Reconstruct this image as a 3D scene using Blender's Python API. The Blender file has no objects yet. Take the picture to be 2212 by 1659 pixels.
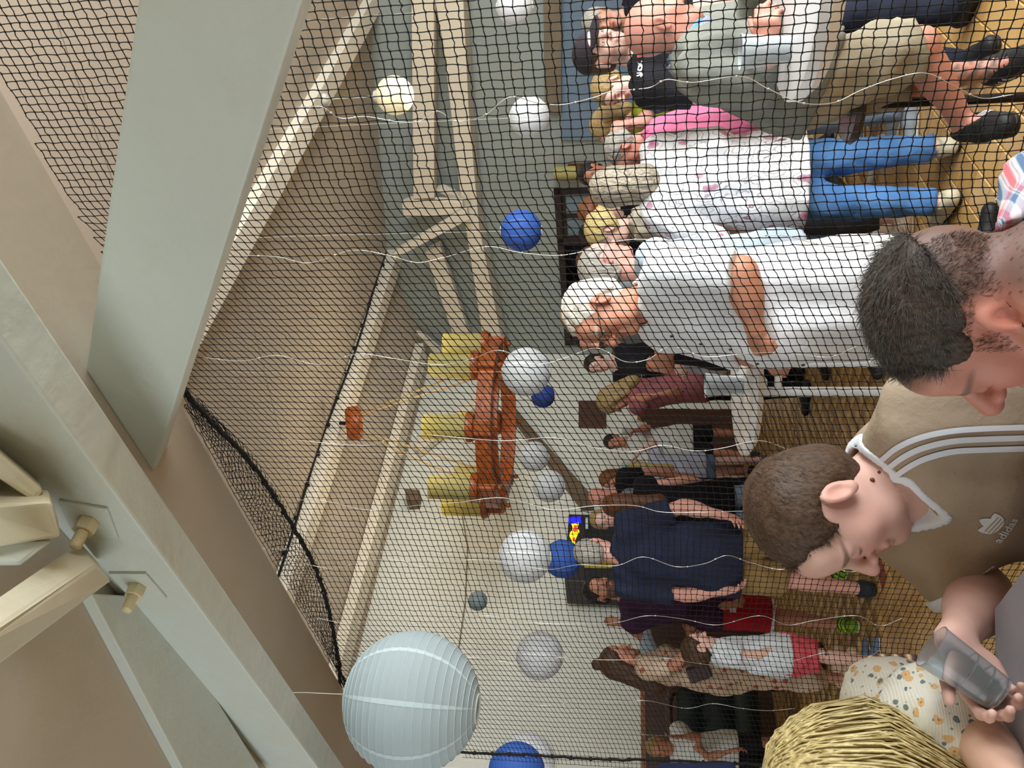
import bpy, bmesh, math, random
import numpy as np
from mathutils import Vector, Matrix

# ------------------------------------------------------------------ camera
FPX = 1750.0                       # focal length in pixels of the 2212x1659 frame
PITCH = math.atan(250.0 / FPX)     # camera looks slightly upwards
CAMZ = 1.5
scene = bpy.context.scene
COL = scene.collection
_r = Vector((1, 0, 0)); _f = Vector((0, math.cos(PITCH), math.sin(PITCH))); _u = Vector((0, -math.sin(PITCH), math.cos(PITCH)))
cd = bpy.data.cameras.new('camera'); cam = bpy.data.objects.new('camera', cd); COL.objects.link(cam)
cd.sensor_fit = 'HORIZONTAL'; cd.sensor_width = 36.0; cd.lens = FPX / 2212.0 * 36.0
cd.clip_start = 0.02; cd.clip_end = 100
# the phone was held on its side: picture right = down in the room, picture top = right in the room
cx = -_u; cy = _r; cz = -_f
cam.matrix_world = Matrix(((cx.x, cy.x, cz.x, 0), (cx.y, cy.y, cz.y, 0), (cx.z, cy.z, cz.z, CAMZ), (0, 0, 0, 1)))
scene.camera = cam

# ------------------------------------------------------------------ light and exposure
vs = scene.view_settings
vs.view_transform = 'Standard'; vs.look = 'None'; vs.gamma = 1.0; vs.use_curve_mapping = False
vs.exposure = 0.2
w = bpy.data.worlds.new('World'); scene.world = w; w.use_nodes = True
w.node_tree.nodes['Background'].inputs[0].default_value = (0.62, 0.70, 0.80, 1)
w.node_tree.nodes['Background'].inputs[1].default_value = 0.35
AZ = math.radians(45.5)
AV = np.array([math.sin(AZ), math.cos(AZ), 0.0]); BV = np.array([-math.cos(AZ), math.sin(AZ), 0.0])
def rc(a, b, z): return AV * a + BV * b + np.array([0, 0, z])       # room axes: along a, along b, height
def area_light(name, loc, target, sx, sy, power, col):
    l = bpy.data.lights.new(name, 'AREA'); l.shape = 'RECTANGLE'; l.size = sx; l.size_y = sy; l.energy = power; l.color = col
    o = bpy.data.objects.new(name, l); COL.objects.link(o); o.location = loc
    o.rotation_euler = (Vector(target) - Vector(loc)).to_track_quat('-Z', 'Y').to_euler(); return o
# daylight through the windows of the wall behind the camera and of the wall on the right
area_light('daylight_rear_window', rc(-2.85, 3.4, 1.55), rc(2, 3.4, 1.45), 5.6, 1.7, 74, (0.88, 0.96, 1.0))
area_light('daylight_side_window', rc(3.1, -2.35, 2.2), rc(3.1, 3, 2.5), 4.4, 2.4, 430, (0.93, 0.98, 1.0))
area_light('daylight_hall_window', rc(7.0, -2.35, 2.2), rc(7.0, 3, 2.6), 2.8, 2.2, 110, (0.90, 0.96, 1.0))
cy_ = scene.cycles; cy_.max_bounces = 7; cy_.diffuse_bounces = 4; cy_.glossy_bounces = 2; cy_.transmission_bounces = 6; cy_.transparent_max_bounces = 8; cy_.caustics_reflective = False; cy_.caustics_refractive = False
# ------------------------------------------------------------------ projection helpers (pixels of the 2212x1659 photo)
RN = np.array(_r); FN = np.array(_f); UN = np.array(_u); EYE = np.array([0, 0, CAMZ])
def ray(x, y): return RN * ((829.5 - y) / FPX) + UN * ((1106.0 - x) / FPX) + FN
def P(x, y, d): return EYE + ray(x, y) * d
def onA(x, y, a): r = ray(x, y); return EYE + r * (a / (r @ AV))
def onB(x, y, b): r = ray(x, y); return EYE + r * (b / (r @ BV))
def onZ(x, y, z): r = ray(x, y); return EYE + r * ((z - CAMZ) / r[2])
def nrm(v): v = np.asarray(v, float); return v / (np.linalg.norm(v) + 1e-12)

# ------------------------------------------------------------------ materials
MATS = {}
def srgb(c):
    if isinstance(c, str):
        c = c.lstrip('#'); c = [int(c[i:i + 2], 16) / 255 for i in (0, 2, 4)]
    return tuple((x / 12.92 if x <= 0.04045 else ((x + 0.055) / 1.055) ** 2.4) for x in c[:3])
class NT:
    def __init__(s, name):
        s.m = bpy.data.materials.new(name); s.m.use_nodes = True; s.t = s.m.node_tree
        s.b = s.t.nodes['Principled BSDF']
    def n(s, typ, **kw):
        nd = s.t.nodes.new(typ)
        for k, v in kw.items():
            if k.startswith('i_'): nd.inputs[int(k[2:]) if k[2:].isdigit() else k[2:]].default_value = v
            else: setattr(nd, k, v)
        return nd
    def l(s, a, b): s.t.links.new(a, b)
    def math(s, op, a, b=None, clamp=False):
        nd = s.t.nodes.new('ShaderNodeMath'); nd.operation = op; nd.use_clamp = clamp
        for i, v in enumerate((a, b)):
            if v is None: continue
            if isinstance(v, (int, float)): nd.inputs[i].default_value = v
            else: s.l(v, nd.inputs[i])
        return nd.outputs[0]
    def mix(s, fac, a, b):
        nd = s.t.nodes.new('ShaderNodeMix'); nd.data_type = 'RGBA'
        for i, v in ((0, fac), (6, a), (7, b)):
            if isinstance(v, (int, float)): nd.inputs[i].default_value = v
            elif isinstance(v, tuple): nd.inputs[i].default_value = (*v[:3], 1)
            else: s.l(v, nd.inputs[i])
        return nd.outputs[2]
    def ramp(s, fac, stops):
        nd = s.t.nodes.new('ShaderNodeValToRGB'); e = nd.color_ramp.elements
        while len(e) < len(stops): e.new(0.5)
        for k, (p, c) in enumerate(stops): e[k].position = p; e[k].color = (*c[:3], 1)
        s.l(fac, nd.inputs[0]); return nd.outputs[0]
    def coord(s, kind='Object', scale=None):
        tc = s.t.nodes.new('ShaderNodeTexCoord'); o = tc.outputs[kind]
        if scale is not None:
            mp = s.t.nodes.new('ShaderNodeMapping'); mp.inputs['Scale'].default_value = scale; s.l(o, mp.inputs[0]); o = mp.outputs[0]
        return o
    def noise(s, vec, scale, detail=3, rough=0.5, out=0):
        nd = s.t.nodes.new('ShaderNodeTexNoise'); nd.inputs['Scale'].default_value = scale
        nd.inputs['Detail'].default_value = detail; nd.inputs['Roughness'].default_value = rough
        s.l(vec, nd.inputs['Vector']); return nd.outputs[out]
    def bump(s, h, strength=0.3, dist=0.01):
        nd = s.t.nodes.new('ShaderNodeBump'); nd.inputs['Strength'].default_value = strength; nd.inputs['Distance'].default_value = dist
        s.l(h, nd.inputs['Height']); s.l(nd.outputs[0], s.b.inputs['Normal']); return nd
    def col(s, v):
        if isinstance(v, tuple): s.b.inputs['Base Color'].default_value = (*v[:3], 1)
        else: s.l(v, s.b.inputs['Base Color'])
    def rough(s, v): s.b.inputs['Roughness'].default_value = v
def mat(name, color, rough=0.6, var=0.12, scale=6.0, bump=0.0, bscale=40.0, metal=0.0, spec=0.4, scale3=None, color2=None):
    """plain procedural material: colour with noise variation and fine relief"""
    if name in MATS: return MATS[name]
    t = NT(name); c = srgb(color); v = t.coord('Object', scale3)
    c2 = srgb(color2) if color2 else tuple(x * (1 - var * 1.6) for x in c)
    n = t.noise(v, scale, 4)
    t.col(t.ramp(n, [(0.3, c2), (0.7, c if color2 else tuple(min(1, x * (1 + var * .5)) for x in c))]))
    t.rough(rough); t.b.inputs['Metallic'].default_value = metal; t.b.inputs['Specular IOR Level'].default_value = spec
    if bump: t.bump(t.noise(v, bscale, 3), bump, 0.01)
    MATS[name] = t.m; return t.m

# ------------------------------------------------------------------ mesh helpers
def make_mesh(name, V, F, smooth=False):
    me = bpy.data.meshes.new(name)
    V = np.asarray(V, np.float32)
    if isinstance(F, np.ndarray):
        n, k = F.shape
        me.vertices.add(len(V)); me.vertices.foreach_set('co', V.ravel())
        me.loops.add(n * k); me.loops.foreach_set('vertex_index', F.astype(np.int32).ravel())
        me.polygons.add(n); me.polygons.foreach_set('loop_start', np.arange(0, n * k, k, dtype=np.int32))
        me.polygons.foreach_set('loop_total', np.full(n, k, np.int32))
        me.update(calc_edges=True)
    else:
        me.from_pydata([tuple(map(float, v)) for v in V], [], F)
    if smooth: me.polygons.foreach_set('use_smooth', np.ones(len(me.polygons), bool))
    return me
def obj(name, me, material=None, parent=None, smooth=None):
    o = bpy.data.objects.new(name, me); COL.objects.link(o)
    if material is not None and me is not None: me.materials.append(material) if not me.materials else None
    if parent is not None: o.parent = parent
    return o
def tag(o, label=None, cat=None, group=None, kind=None):
    if label: o['label'] = label
    if cat: o['category'] = cat
    if group: o['group'] = group
    if kind: o['kind'] = kind
    return o
def thing(name, label, cat, loc=(0, 0, 0), group=None):
    o = bpy.data.objects.new(name, None); COL.objects.link(o); o.empty_display_size = 0.05
    o.location = tuple(loc); tag(o, label, cat, group); return o
class MB:
    """collects primitives into one mesh (world coordinates; build() makes it local to the parent's location)"""
    def __init__(s): s.v = []; s.f = []
    def add(s, V, F):
        k = len(s.v); s.v.extend([tuple(map(float, p)) for p in V]); s.f.extend([tuple(i + k for i in q) for q in F]); return s
    def hexa(s, q0, q1):
        """solid between quad q0 and quad q1"""
        V = list(q0) + list(q1)
        F = [(0, 1, 2, 3), (7, 6, 5, 4), (0, 4, 5, 1), (1, 5, 6, 2), (2, 6, 7, 3), (3, 7, 4, 0)]
        return s.add(V, F)
    def prism(s, poly, vec):
        n = len(poly); poly = [np.asarray(p, float) for p in poly]; vec = np.asarray(vec, float)
        V = poly + [p + vec for p in poly]
        F = [tuple(range(n)), tuple(range(2 * n - 1, n - 1, -1))] + [(i, i + n, (i + 1) % n + n, (i + 1) % n) for i in range(n)]
        return s.add(V, F)
    def box(s, c, ax, ay, az):
        c, ax, ay, az = [np.asarray(q, float) for q in (c, ax, ay, az)]
        q = [c - ax - ay, c + ax - ay, c + ax + ay, c - ax + ay]
        return s.hexa([p - az for p in q], [p + az for p in q])
    def rbox(s, a0, a1, b0, b1, z0, z1):
        """box along the room axes"""
        q = lambda z: [rc(a0, b0, z), rc(a1, b0, z), rc(a1, b1, z), rc(a0, b1, z)]
        return s.hexa(q(z0), q(z1))
    def tube(s, pts, r, n=8, caps=True):
        pts = np.asarray(pts, float); m = len(pts)
        rr = np.broadcast_to(np.asarray(r, float), (m,))
        tg = np.gradient(pts, axis=0); tg /= (np.linalg.norm(tg, axis=1, keepdims=True) + 1e-9)
        ref = np.array([0, 0, 1.0]) if abs(tg[0][2]) < 0.9 else np.array([1.0, 0, 0])
        k = len(s.v); ang = np.linspace(0, 2 * math.pi, n, endpoint=False)
        for i in range(m):
            u = nrm(ref - tg[i] * (ref @ tg[i])); v = np.cross(tg[i], u); ref = u
            s.v.extend([tuple(p) for p in pts[i] + rr[i] * (np.cos(ang)[:, None] * u + np.sin(ang)[:, None] * v)])
        for i in range(m - 1):
            for j in range(n): s.f.append((k + i * n + j, k + i * n + (j + 1) % n, k + (i + 1) * n + (j + 1) % n, k + (i + 1) * n + j))
        if caps:
            s.f.append(tuple(k + j for j in range(n - 1, -1, -1))); s.f.append(tuple(k + (m - 1) * n + j for j in range(n)))
        return s
    def lathe(s, prof, c=(0, 0, 0), n=32, axis=None, closed=False):
        """profile of (r, h) pairs turned about an axis through c"""
        c = np.asarray(c, float); ax = nrm(axis if axis is not None else (0, 0, 1))
        ref = np.array([1.0, 0, 0]) if abs(ax[0]) < 0.9 else np.array([0, 1.0, 0])
        u = nrm(np.cross(ref, ax)); v = np.cross(ax, u); k = len(s.v); m = len(prof)
        for r, h in prof:
            for j in range(n):
                t = 2 * math.pi * j / n
                s.v.append(tuple(c + ax * h + max(r, 1e-5) * (math.cos(t) * u + math.sin(t) * v)))
        for i in range(m - 1 if not closed else m):
            for j in range(n):
                i2 = (i + 1) % m
                s.f.append((k + i * n + j, k + i * n + (j + 1) % n, k + i2 * n + (j + 1) % n, k + i2 * n + j))
        return s
    def sphere(s, c, r, n=16, m=10):
        rx, ry, rz = (r, r, r) if np.isscalar(r) else r
        c = np.asarray(c, float); k = len(s.v)
        for i in range(m + 1):
            ph = math.pi * i / m
            for j in range(n):
                t = 2 * math.pi * j / n
                s.v.append((c[0] + rx * math.sin(ph) * math.cos(t), c[1] + ry * math.sin(ph) * math.sin(t), c[2] + rz * math.cos(ph)))
        for i in range(m):
            for j in range(n): s.f.append((k + i * n + j, k + (i + 1) * n + j, k + (i + 1) * n + (j + 1) % n, k + i * n + (j + 1) % n))
        return s
    def build(s, name, material, parent=None, smooth=False, bevel=0.0, sharp=None):
        off = np.array(parent_world(parent)) if parent is not None else np.zeros(3)
        V = np.asarray(s.v) - off
        me = make_mesh(name, V, s.f, smooth)
        bm = bmesh.new(); bm.from_mesh(me)
        bmesh.ops.recalc_face_normals(bm, faces=bm.faces)
        if bevel: bmesh.ops.bevel(bm, geom=list(bm.edges), offset=bevel, segments=2, profile=0.6, affect='EDGES')
        bm.to_mesh(me); bm.free()
        if smooth and sharp: me.set_sharp_from_angle(angle=math.radians(sharp))
        o = obj(name, me, material, parent); return o
def parent_world(p):
    v = Vector((0, 0, 0))
    while p is not None: v += p.location; p = p.parent
    return tuple(v)
def local_to(V, parent): return np.asarray(V) - np.array(parent_world(parent))
def spline(pts, n=8):
    """Catmull-Rom through the points"""
    P_ = [np.asarray(p, float) for p in pts]; P_ = [2 * P_[0] - P_[1]] + P_ + [2 * P_[-1] - P_[-2]]; out = []
    for i in range(1, len(P_) - 2):
        p0, p1, p2, p3 = P_[i - 1:i + 3]
        for t in np.linspace(0, 1, n, endpoint=False):
            out.append(0.5 * ((2 * p1) + (-p0 + p2) * t + (2 * p0 - 5 * p1 + 4 * p2 - p3) * t * t + (-p0 + 3 * p1 - 3 * p2 + p3) * t ** 3))
    out.append(P_[-2]); return np.array(out)
# ------------------------------------------------------------------ the room
def paint(name, color, mott=0.10, rough=0.55, bump=0.25, bscale=25.0, stain=None, stain_amt=0.5):
    """old brush-painted surface: soft mottling, brush relief, optional stains"""
    if name in MATS: return MATS[name]
    t = NT(name); c = srgb(color); v = t.coord('Object')
    n = t.noise(v, 1.3, 5, 0.6); n2 = t.noise(v, 14, 4)
    base = t.ramp(n, [(0.25, tuple(x * (1 - mott) for x in c)), (0.75, tuple(min(1, x * (1 + mott * .6)) for x in c))])
    if stain:
        s2 = t.noise(v, 2.7, 5, 0.65); k = t.ramp(s2, [(0.5, (0, 0, 0)), (0.75, (stain_amt,) * 3)])
        base = t.mix(k, base, srgb(stain))
    t.col(base); t.rough(rough)
    h = t.math('ADD', t.math('MULTIPLY', t.noise(v, bscale, 4), 0.6), t.math('MULTIPLY', n2, 0.6))
    t.bump(h, bump, 0.012); MATS[name] = t.m; return t.m
M_timber = paint('painted_timber', '#ccd2ca', 0.07, 0.5, 0.5, 16, '#c4bda2', 0.4)
M_timber2 = paint('painted_hall_timber', '#ddd4c2', 0.07, 0.55, 0.2, 20)
M_soffit = paint('painted_soffit', '#c0b5a5', 0.06, 0.7, 0.12, 40, '#b3a685', 0.5)
M_ceil = paint('painted_ceiling_board', '#b9ad9e', 0.05, 0.7, 0.08, 30)
M_wall = paint('painted_plaster', '#d9dad0', 0.05, 0.75, 0.15, 30, '#cfc9b4', 0.4)
M_wallw = paint('painted_plaster_grey', '#979f9b', 0.05, 0.75, 0.15, 30, '#a59f8a', 0.4)
M_wains = mat('dark_wood_panelling', '#4a3022', 0.45, 0.25, 3, 0.15, 18, scale3=(8, 8, 0.7))
M_trimw = mat('brown_wood_trim', '#8a5a34', 0.45, 0.2, 5, 0.1, 30, scale3=(1, 1, 6))
M_darkframe = mat('black_brown_frame', '#2a1d1c', 0.4, 0.2, 4, 0.08, 30)
M_rope_black = mat('black_cord', '#14130f', 0.85, 0.2, 60, 0.3, 200)
H1 = 8.6; A2 = 9.1; HS = 1.10; AS = HS / 0.862            # far wall, right-hand wall, low ceiling, its edge
def hceil(b):                                               # hall roof rises gently to the ridge beam, then falls
    h = 2.85 + 0.15 * (b - 3.2); h2 = 2.85 + 0.15 * (6.66 - 3.2) - 0.15 * (b - 6.66)
    return CAMZ + min(h, h2)
# floor slab and the visible tiles -----------------------------------------------------------
fl = MB().rbox(-3.2, 9.5, -2.8, 9.0, -0.16, -0.012).build('floor', mat('tile_grout', '#b9a98c', 0.8, 0.1, 20), None)
tag(fl, kind='structure')
def tile_mat():
    t = NT('glazed_clay_tile'); oi = t.n('ShaderNodeObjectInfo'); v = t.coord('Object'); g = t.t.nodes.new('ShaderNodeNewGeometry')
    n = t.noise(g.outputs['Position'], 3.1, 4); k = t.math('ADD', t.math('MULTIPLY', oi.outputs['Random'], 0.35), t.math('MULTIPLY', n, 0.65))
    t.col(t.ramp(k, [(0.25, srgb('#a9824f')), (0.5, srgb('#c29a5e')), (0.8, srgb('#cda973'))])); t.rough(0.28)
    t.bump(t.noise(g.outputs['Position'], 30, 3), 0.06, 0.01); return t.m
M_tile = tile_mat()
TS = 0.166; ta = math.radians(39.5); TA = np.array([math.sin(ta), math.cos(ta), 0]); TB = np.array([-math.cos(ta), math.sin(ta), 0])
def tile_mesh():
    s = TS / 2 - 0.003; h = 0.012; e = 0.004
    V = []
    for k, z in ((s, -h), (s, -e), (s - e, 0.0)):
        for sx, sy in ((-1, -1), (1, -1), (1, 1), (-1, 1)): V.append(tuple(TA * sx * k + TB * sy * k + np.array([0, 0, z])))
    F = [(8, 9, 10, 11)]
    for a in (0, 4):
        for i in range(4): F.append((a + i, a + (i + 1) % 4, a + 4 + (i + 1) % 4, a + 4 + i))
    return make_mesh('tile', V, F)
tm = tile_mesh(); tm.materials.append(M_tile)
p_ref = onZ(2065, 404, 0.0)
spots = []; base_i = p_ref @ TA; base_j = p_ref @ TB
for i in range(-30, 70):
    for j in range(-55, 60):
        c = TA * (base_i + (i + 0.5) * TS) + TB * (base_j + (j + 0.5) * TS)
        a_, b_ = c @ AV, c @ BV
        if not (-2.9 < a_ < A2 - .1 and -2.5 < b_ < H1 - .1) or c[1] < 0.4: continue
        q = c - EYE; dd = q @ FN
        if dd < 0.3: continue
        x = 1106 - (q @ UN) / dd * FPX; y = 829.5 - (q @ RN) / dd * FPX
        inv = (-60 < x < 2290 and -60 < y < 1720)
        spots.append((0 if inv and a_ > 1.2 else 1, dd, tuple(c)))
spots.sort()
for k, (inv, dd, c) in enumerate(spots[:300]):
    o = bpy.data.objects.new('tile', tm); COL.objects.link(o); o.location = c; o.parent = fl
TV = np.array([v.co[:] for v in tm.vertices]); TF = np.array([p.vertices[:] for p in tm.polygons]); rest = np.array([c for _, _, c in spots[300:]])
rest = rest[np.linalg.norm(rest[:, :2], axis=1) < 12]
VV = (rest[:, None, :] + TV[None]).reshape(-1, 3); FF = (np.arange(len(rest))[:, None, None] * len(TV) + TF[None]).reshape(-1, 4)
ro = obj('floor_tiles', make_mesh('floor_tiles', VV, FF), M_tile, fl); tag(ro, kind='stuff')
# terracotta inlays seen between the feet
for (x, y, sx, sy) in ((2068, 14, .16, .10), (1905, 1238, .16, .12)):
    c = onZ(x, y, 0.0); MB().box(c + np.array([0, 0, .001]), TA * sx / 2, TB * sy / 2, np.array([0, 0, .003])).build('inlay', mat('terracotta_inlay', '#8f4a35', 0.5), fl)

# far wall (along a) and wall on the right (along b) -------------------------------------------
w1 = MB().rbox(-3.2, A2 + .3, H1, H1 + .2, -0.02, 5.2).build('wall_far', M_wall); tag(w1, kind='structure')
w2 = MB()
def abz(x, y, a=A2): p = onA(x, y, a); return p @ AV, p @ BV, p[2]
hb0 = abz(1240, 742)[1]; hb1 = abz(1240, 405)[1]; hz = abz(1197, 420)[2]        # opening: far jamb, near jamb, head
w2.rbox(A2, A2 + .2, hb0, H1, 0, 5.2); w2.rbox(A2, A2 + .2, -2.6, hb1, 0, 5.2); w2.rbox(A2, A2 + .2, hb1, hb0, hz, 5.2)
w2 = w2.build('wall_right', M_wallw); tag(w2, kind='structure')
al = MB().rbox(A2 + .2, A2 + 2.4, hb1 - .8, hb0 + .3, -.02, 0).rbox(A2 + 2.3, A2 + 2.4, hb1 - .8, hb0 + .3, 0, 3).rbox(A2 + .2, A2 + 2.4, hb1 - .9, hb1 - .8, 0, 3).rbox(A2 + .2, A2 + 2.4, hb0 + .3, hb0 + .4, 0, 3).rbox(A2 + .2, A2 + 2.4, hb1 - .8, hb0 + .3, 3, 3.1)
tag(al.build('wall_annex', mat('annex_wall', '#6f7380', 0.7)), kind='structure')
# dark frame with a glazed leaf
d1 = bpy.data.objects.new('door_1', None); COL.objects.link(d1); tag(d1, kind='structure')
bm_ = abz(1240, 519)[1]
for (b0, b1, z0, z1) in ((hb0 - .09, hb0, 0, hz), (hb1, hb1 + .07, 0, hz), (hb1, hb0, hz - .09, hz), (bm_ - .07, bm_ + .05, 0, hz)):
    MB().rbox(A2 - .05, A2 + .12, b0, b1, z0, z1).build('door_frame', M_darkframe, d1, bevel=.006)
leaf = MB(); zt = abz(1222, 440)[2]; bs = [abz(1240, y)[1] for y in (418, 462, 470, 510)]
for (b0, b1) in ((hb1 + .07, bs[0]), (bs[1], bs[2]), (bs[3], bm_ - .07)): leaf.rbox(A2 - .01, A2 + .05, b0, b1, .05, hz - .09)
leaf.rbox(A2 - .01, A2 + .05, hb1 + .07, bm_ - .07, zt, hz - .09); leaf.rbox(A2 - .01, A2 + .05, hb1 + .07, bm_ - .07, .05, .75)
leaf.rbox(A2 - .01, A2 + .05, hb1 + .07, bm_ - .07, 1.25, 1.33)
leaf.build('door_leaf', M_darkframe, d1)
def glass_mat(name, color, rough=0.05, trans=1.0, ior=1.3):
    if name in MATS: return MATS[name]
    t = NT(name); t.col(srgb(color)); t.rough(rough); t.b.inputs['Transmission Weight'].default_value = trans; t.b.inputs['IOR'].default_value = ior
    MATS[name] = t.m; return t.m
M_pane = mat('dusty_pane', '#7c8f9c', 0.15, 0.15, 1.5)
for k in (0, 2):
    for z0, z1 in ((.75, 1.25), (1.33, zt)): MB().rbox(A2 + .012, A2 + .022, bs[k], bs[k + 1], z0, z1).build('pane', M_pane, d1)
# low ceiling over the camera and its edge
tag(MB().rbox(-3.2, AS, -2.8, 9.0, CAMZ + HS, CAMZ + HS + .12).build('ceiling_low', M_soffit), kind='structure')
tag(MB().rbox(AS - .10, AS - .02, -2.8, 9.0, CAMZ + HS + .12, 5.2).build('wall_fascia', M_soffit), kind='structure')
# boarded hall ceiling: one slope up to the ridge, one down, board by board
ce = bpy.data.objects.new('ceiling', None); COL.objects.link(ce); tag(ce, kind='structure')
def ceil_board(a0, a1, b0, b1):
    q = lambda t: [rc(a0, b0, hceil(b0) + t), rc(a1, b0, hceil(b0) + t), rc(a1, b1, hceil(b1) + t), rc(a0, b1, hceil(b1) + t)]
    MB().hexa(q(0), q(.03)).build('ceiling_panel', M_ceil, ce)
na = 7; da = (A2 + .1 - (AS - .05)) / na
for k in range(na):
    a0 = AS - .05 + k * da; g = .004
    for b0, b1 in ((-2.7, 3.2), (3.206, 6.66), (6.666, H1 + .05)): ceil_board(a0 + g, a0 + da - g, b0, b1)
MB().rbox(AS - .1, A2 + .2, -2.8, H1 + .1, 5.05, 5.1).build('ceiling_backing', M_ceil, ce)
# rear wall and side wall with windows (behind the camera)
def window_wall(name, along_a, pos, lo, hi, wins, ztop):
    m = MB(); t = 0.2; cur = lo
    def seg(u0, u1, z0, z1):
        if along_a: m.rbox(u0, u1, pos - t, pos, z0, z1)
        else: m.rbox(pos - t, pos, u0, u1, z0, z1)
    for (u0, u1, z0, z1) in wins:
        seg(cur, u0, 0, ztop); seg(u0, u1, 0, z0); seg(u0, u1, z1, ztop); cur = u1
    seg(cur, hi, 0, ztop); tag(m.build(name, M_wall), kind='structure')
    for n_, (u0, u1, z0, z1) in enumerate(wins):
        f = MB(); k = .06
        for (p0, p1, q0, q1) in ((u0, u0 + k, z0, z1), (u1 - k, u1, z0, z1), (u0, u1, z0, z0 + k), (u0, u1, z1 - k, z1), ((u0 + u1) / 2 - k / 2, (u0 + u1) / 2 + k / 2, z0, z1)):
            if along_a: f.rbox(p0, p1, pos - .14, pos - .06, q0, q1)
            else: f.rbox(pos - .14, pos - .06, p0, p1, q0, q1)
        WN[0] += 1; tag(f.build('window_%d' % WN[0], M_timber), kind='structure')
WN = [0]
window_wall('wall_rear', False, -2.95, -2.8, 8.8, [(0.6, 3.3, .7, 2.4), (3.5, 6.2, .7, 2.4)], 2.62)
window_wall('wall_side', True, -2.45, -3.1, 9.3, [(0.9, 5.3, .9, 3.5), (5.6, 8.4, .9, 3.4)], 5.2)
# panelling with its trim on the far wall
zw = onB(1392, 1400, H1)[2]; a_w1 = onB(1390, 1325, H1 - .03) @ AV
tag(MB().rbox(-3, a_w1 + 3.2, H1 - .03, H1, 0, zw).build('trim_1', M_wains), kind='structure')
tag(MB().rbox(-3, a_w1 + 3.2, H1 - .055, H1, zw, zw + .05).build('trim_2', M_trimw, bevel=.004), kind='structure')
# right end of right-hand wall: panel coloured as an opening's bluish light, brown lintel
pq = lambda x, y, a=A2 - .02: onA(x, y, a)
tag(MB().prism([pq(1212, -80), pq(1212, 300), pq(1520, 300), pq(1520, -80)], -AV * .03).build('trim_3', mat('bluish_light_panel', '#71869c', 0.6, 0.1, 2)), kind='structure')
tag(MB().prism([pq(1174, -80), pq(1178, 235), pq(1213, 238), pq(1213, -80)], -AV * .09).build('trim_4', mat('taupe_board', '#7d715f', 0.6)), kind='structure')
bb = MB()
for z in (1.35, 1.7): bb.rbox(A2 - .06, A2 - .045, 3.0, 6.0, z, z + .012)

# ------------------------------------------------------------------ timbers
def timber(name, label, mb, m=M_timber, bevel=.008): return tag(mb.build(name, m, bevel=bevel), label, 'beam')
BN = 8.9
# hall purlins parallel to a (D, ridge E, F)
def purlin(label, b0, b1, h0, h1, name='roof_beam', a1=A2 + .05):
    return timber(name, label, MB().rbox(AS - .02, a1, b0, b1, CAMZ + h0, CAMZ + h1), M_timber2)
purlin('cream painted roof beam carrying the globe pendant lamp', 3.12, 3.33, 2.74, 2.90)
purlin('cream painted ridge beam with a black cable clipped along it', 6.56, 6.80, 3.19, 3.36)
purlin('cream painted roof beam close to the far wall', 7.98, 8.28, 3.02, 3.15, a1=8.7)
# near timbers hung under the low ceiling
aA = HS / 1.0137
def onA_(x, y): return onA(x, y, aA)
eA0 = onA_(185, 800); eA1 = onA_(331, 1022); uA = onA_(252, 320); uB = onA_(368, -500); lB = onA_(814, -500)
A_ = timber('brace_beam', 'big pale grey brace beam slanting across the upper corner of the picture',
            MB().prism([eA0, uA, uB, lB, eA1], AV * 0.085), bevel=.006)
pb = lB @ BV; timber('post_beam', 'pale post carrying the lower end of the big brace beam', MB().rbox(aA - .02, aA + .12, pb - .16, pb + .0, 0, CAMZ + HS))
aB = (HS - .004) / 1.355; hBl = aB * 1.14
bt = thing('tie_beam', 'pale grey bolted tie beam running under the low ceiling', 'beam', rc(aB + .04, 1.0, CAMZ + (HS + hBl) / 2))
MB().rbox(aB, aB + .085, -2.7, 6.5, CAMZ + hBl, CAMZ + HS).build('timber', M_timber, bt, bevel=.006)
M_nut = paint('painted_iron', '#d8cba6', 0.05, 0.45, 0.15, 60)
def bolt(px, py, s=1.0, rot=0.1):
    c = onA(px, py, aB); n = -AV; u = BV * math.cos(rot) + np.array([0, 0, math.sin(rot)]); v = np.cross(n, u)
    w_ = MB().box(c + n * .003, u * .052 * s, v * .045 * s, n * .003).build('washer_plate', M_timber, bt, bevel=.002)
    hexp = [(math.cos(t), math.sin(t)) for t in np.linspace(0, 2 * math.pi, 7)[:-1] + .4]
    MB().prism([c + n * .006 + (u * q[0] + v * q[1]) * .021 * s for q in hexp], n * .024 * s).build('nut', M_nut, bt, bevel=.0015)
    pr = [(0, .03 * s)]; z = .03 * s
    for k in range(10): pr += [(.0105 * s, z), (.0118 * s, z + .0015), (.0105 * s, z + .003)]; z += .0033
    pr += [(.009 * s, z + .002), (0, z + .002)]
    MB().lathe(pr, c, 16, n).build('threaded_bolt', M_nut, bt, smooth=True, sharp=60)
bolt(195, 1120, 1.0, .25); bolt(300, 1262, .95, -.05)
# brace C meeting the tie beam from the upper left corner, strut behind it
def brace_c():
    e = lambda x, y, d: P(x, y, d)
    l0 = [e(-60, 1325, 1.10), e(-60, 1398, 1.02), e(-60, 1482, 1.07), e(-60, 1420, 1.15)]; l1 = [e(171, 1169, 1.60), e(205, 1218, 1.50), e(242, 1258, 1.56), e(212, 1215, 1.66)]
    return MB().hexa(l0, l1)
timber('brace_beam', 'short painted brace reaching the bolted tie beam from the picture edge', brace_c(), paint('painted_timber_cream', '#d2ccb4', 0.08, 0.5, .35, 18, '#c0ae7c', .5))
zst = CAMZ + HS - .03; s0 = [onZ(x, y, zst) for x, y in ((196, 1282), (330, 1290), (580, 1690), (410, 1690))]
timber('strut_beam', 'pale strut diverging below the short brace at the lower left', MB().prism(s0, (0, 0, .03)), bevel=.003)
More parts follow.
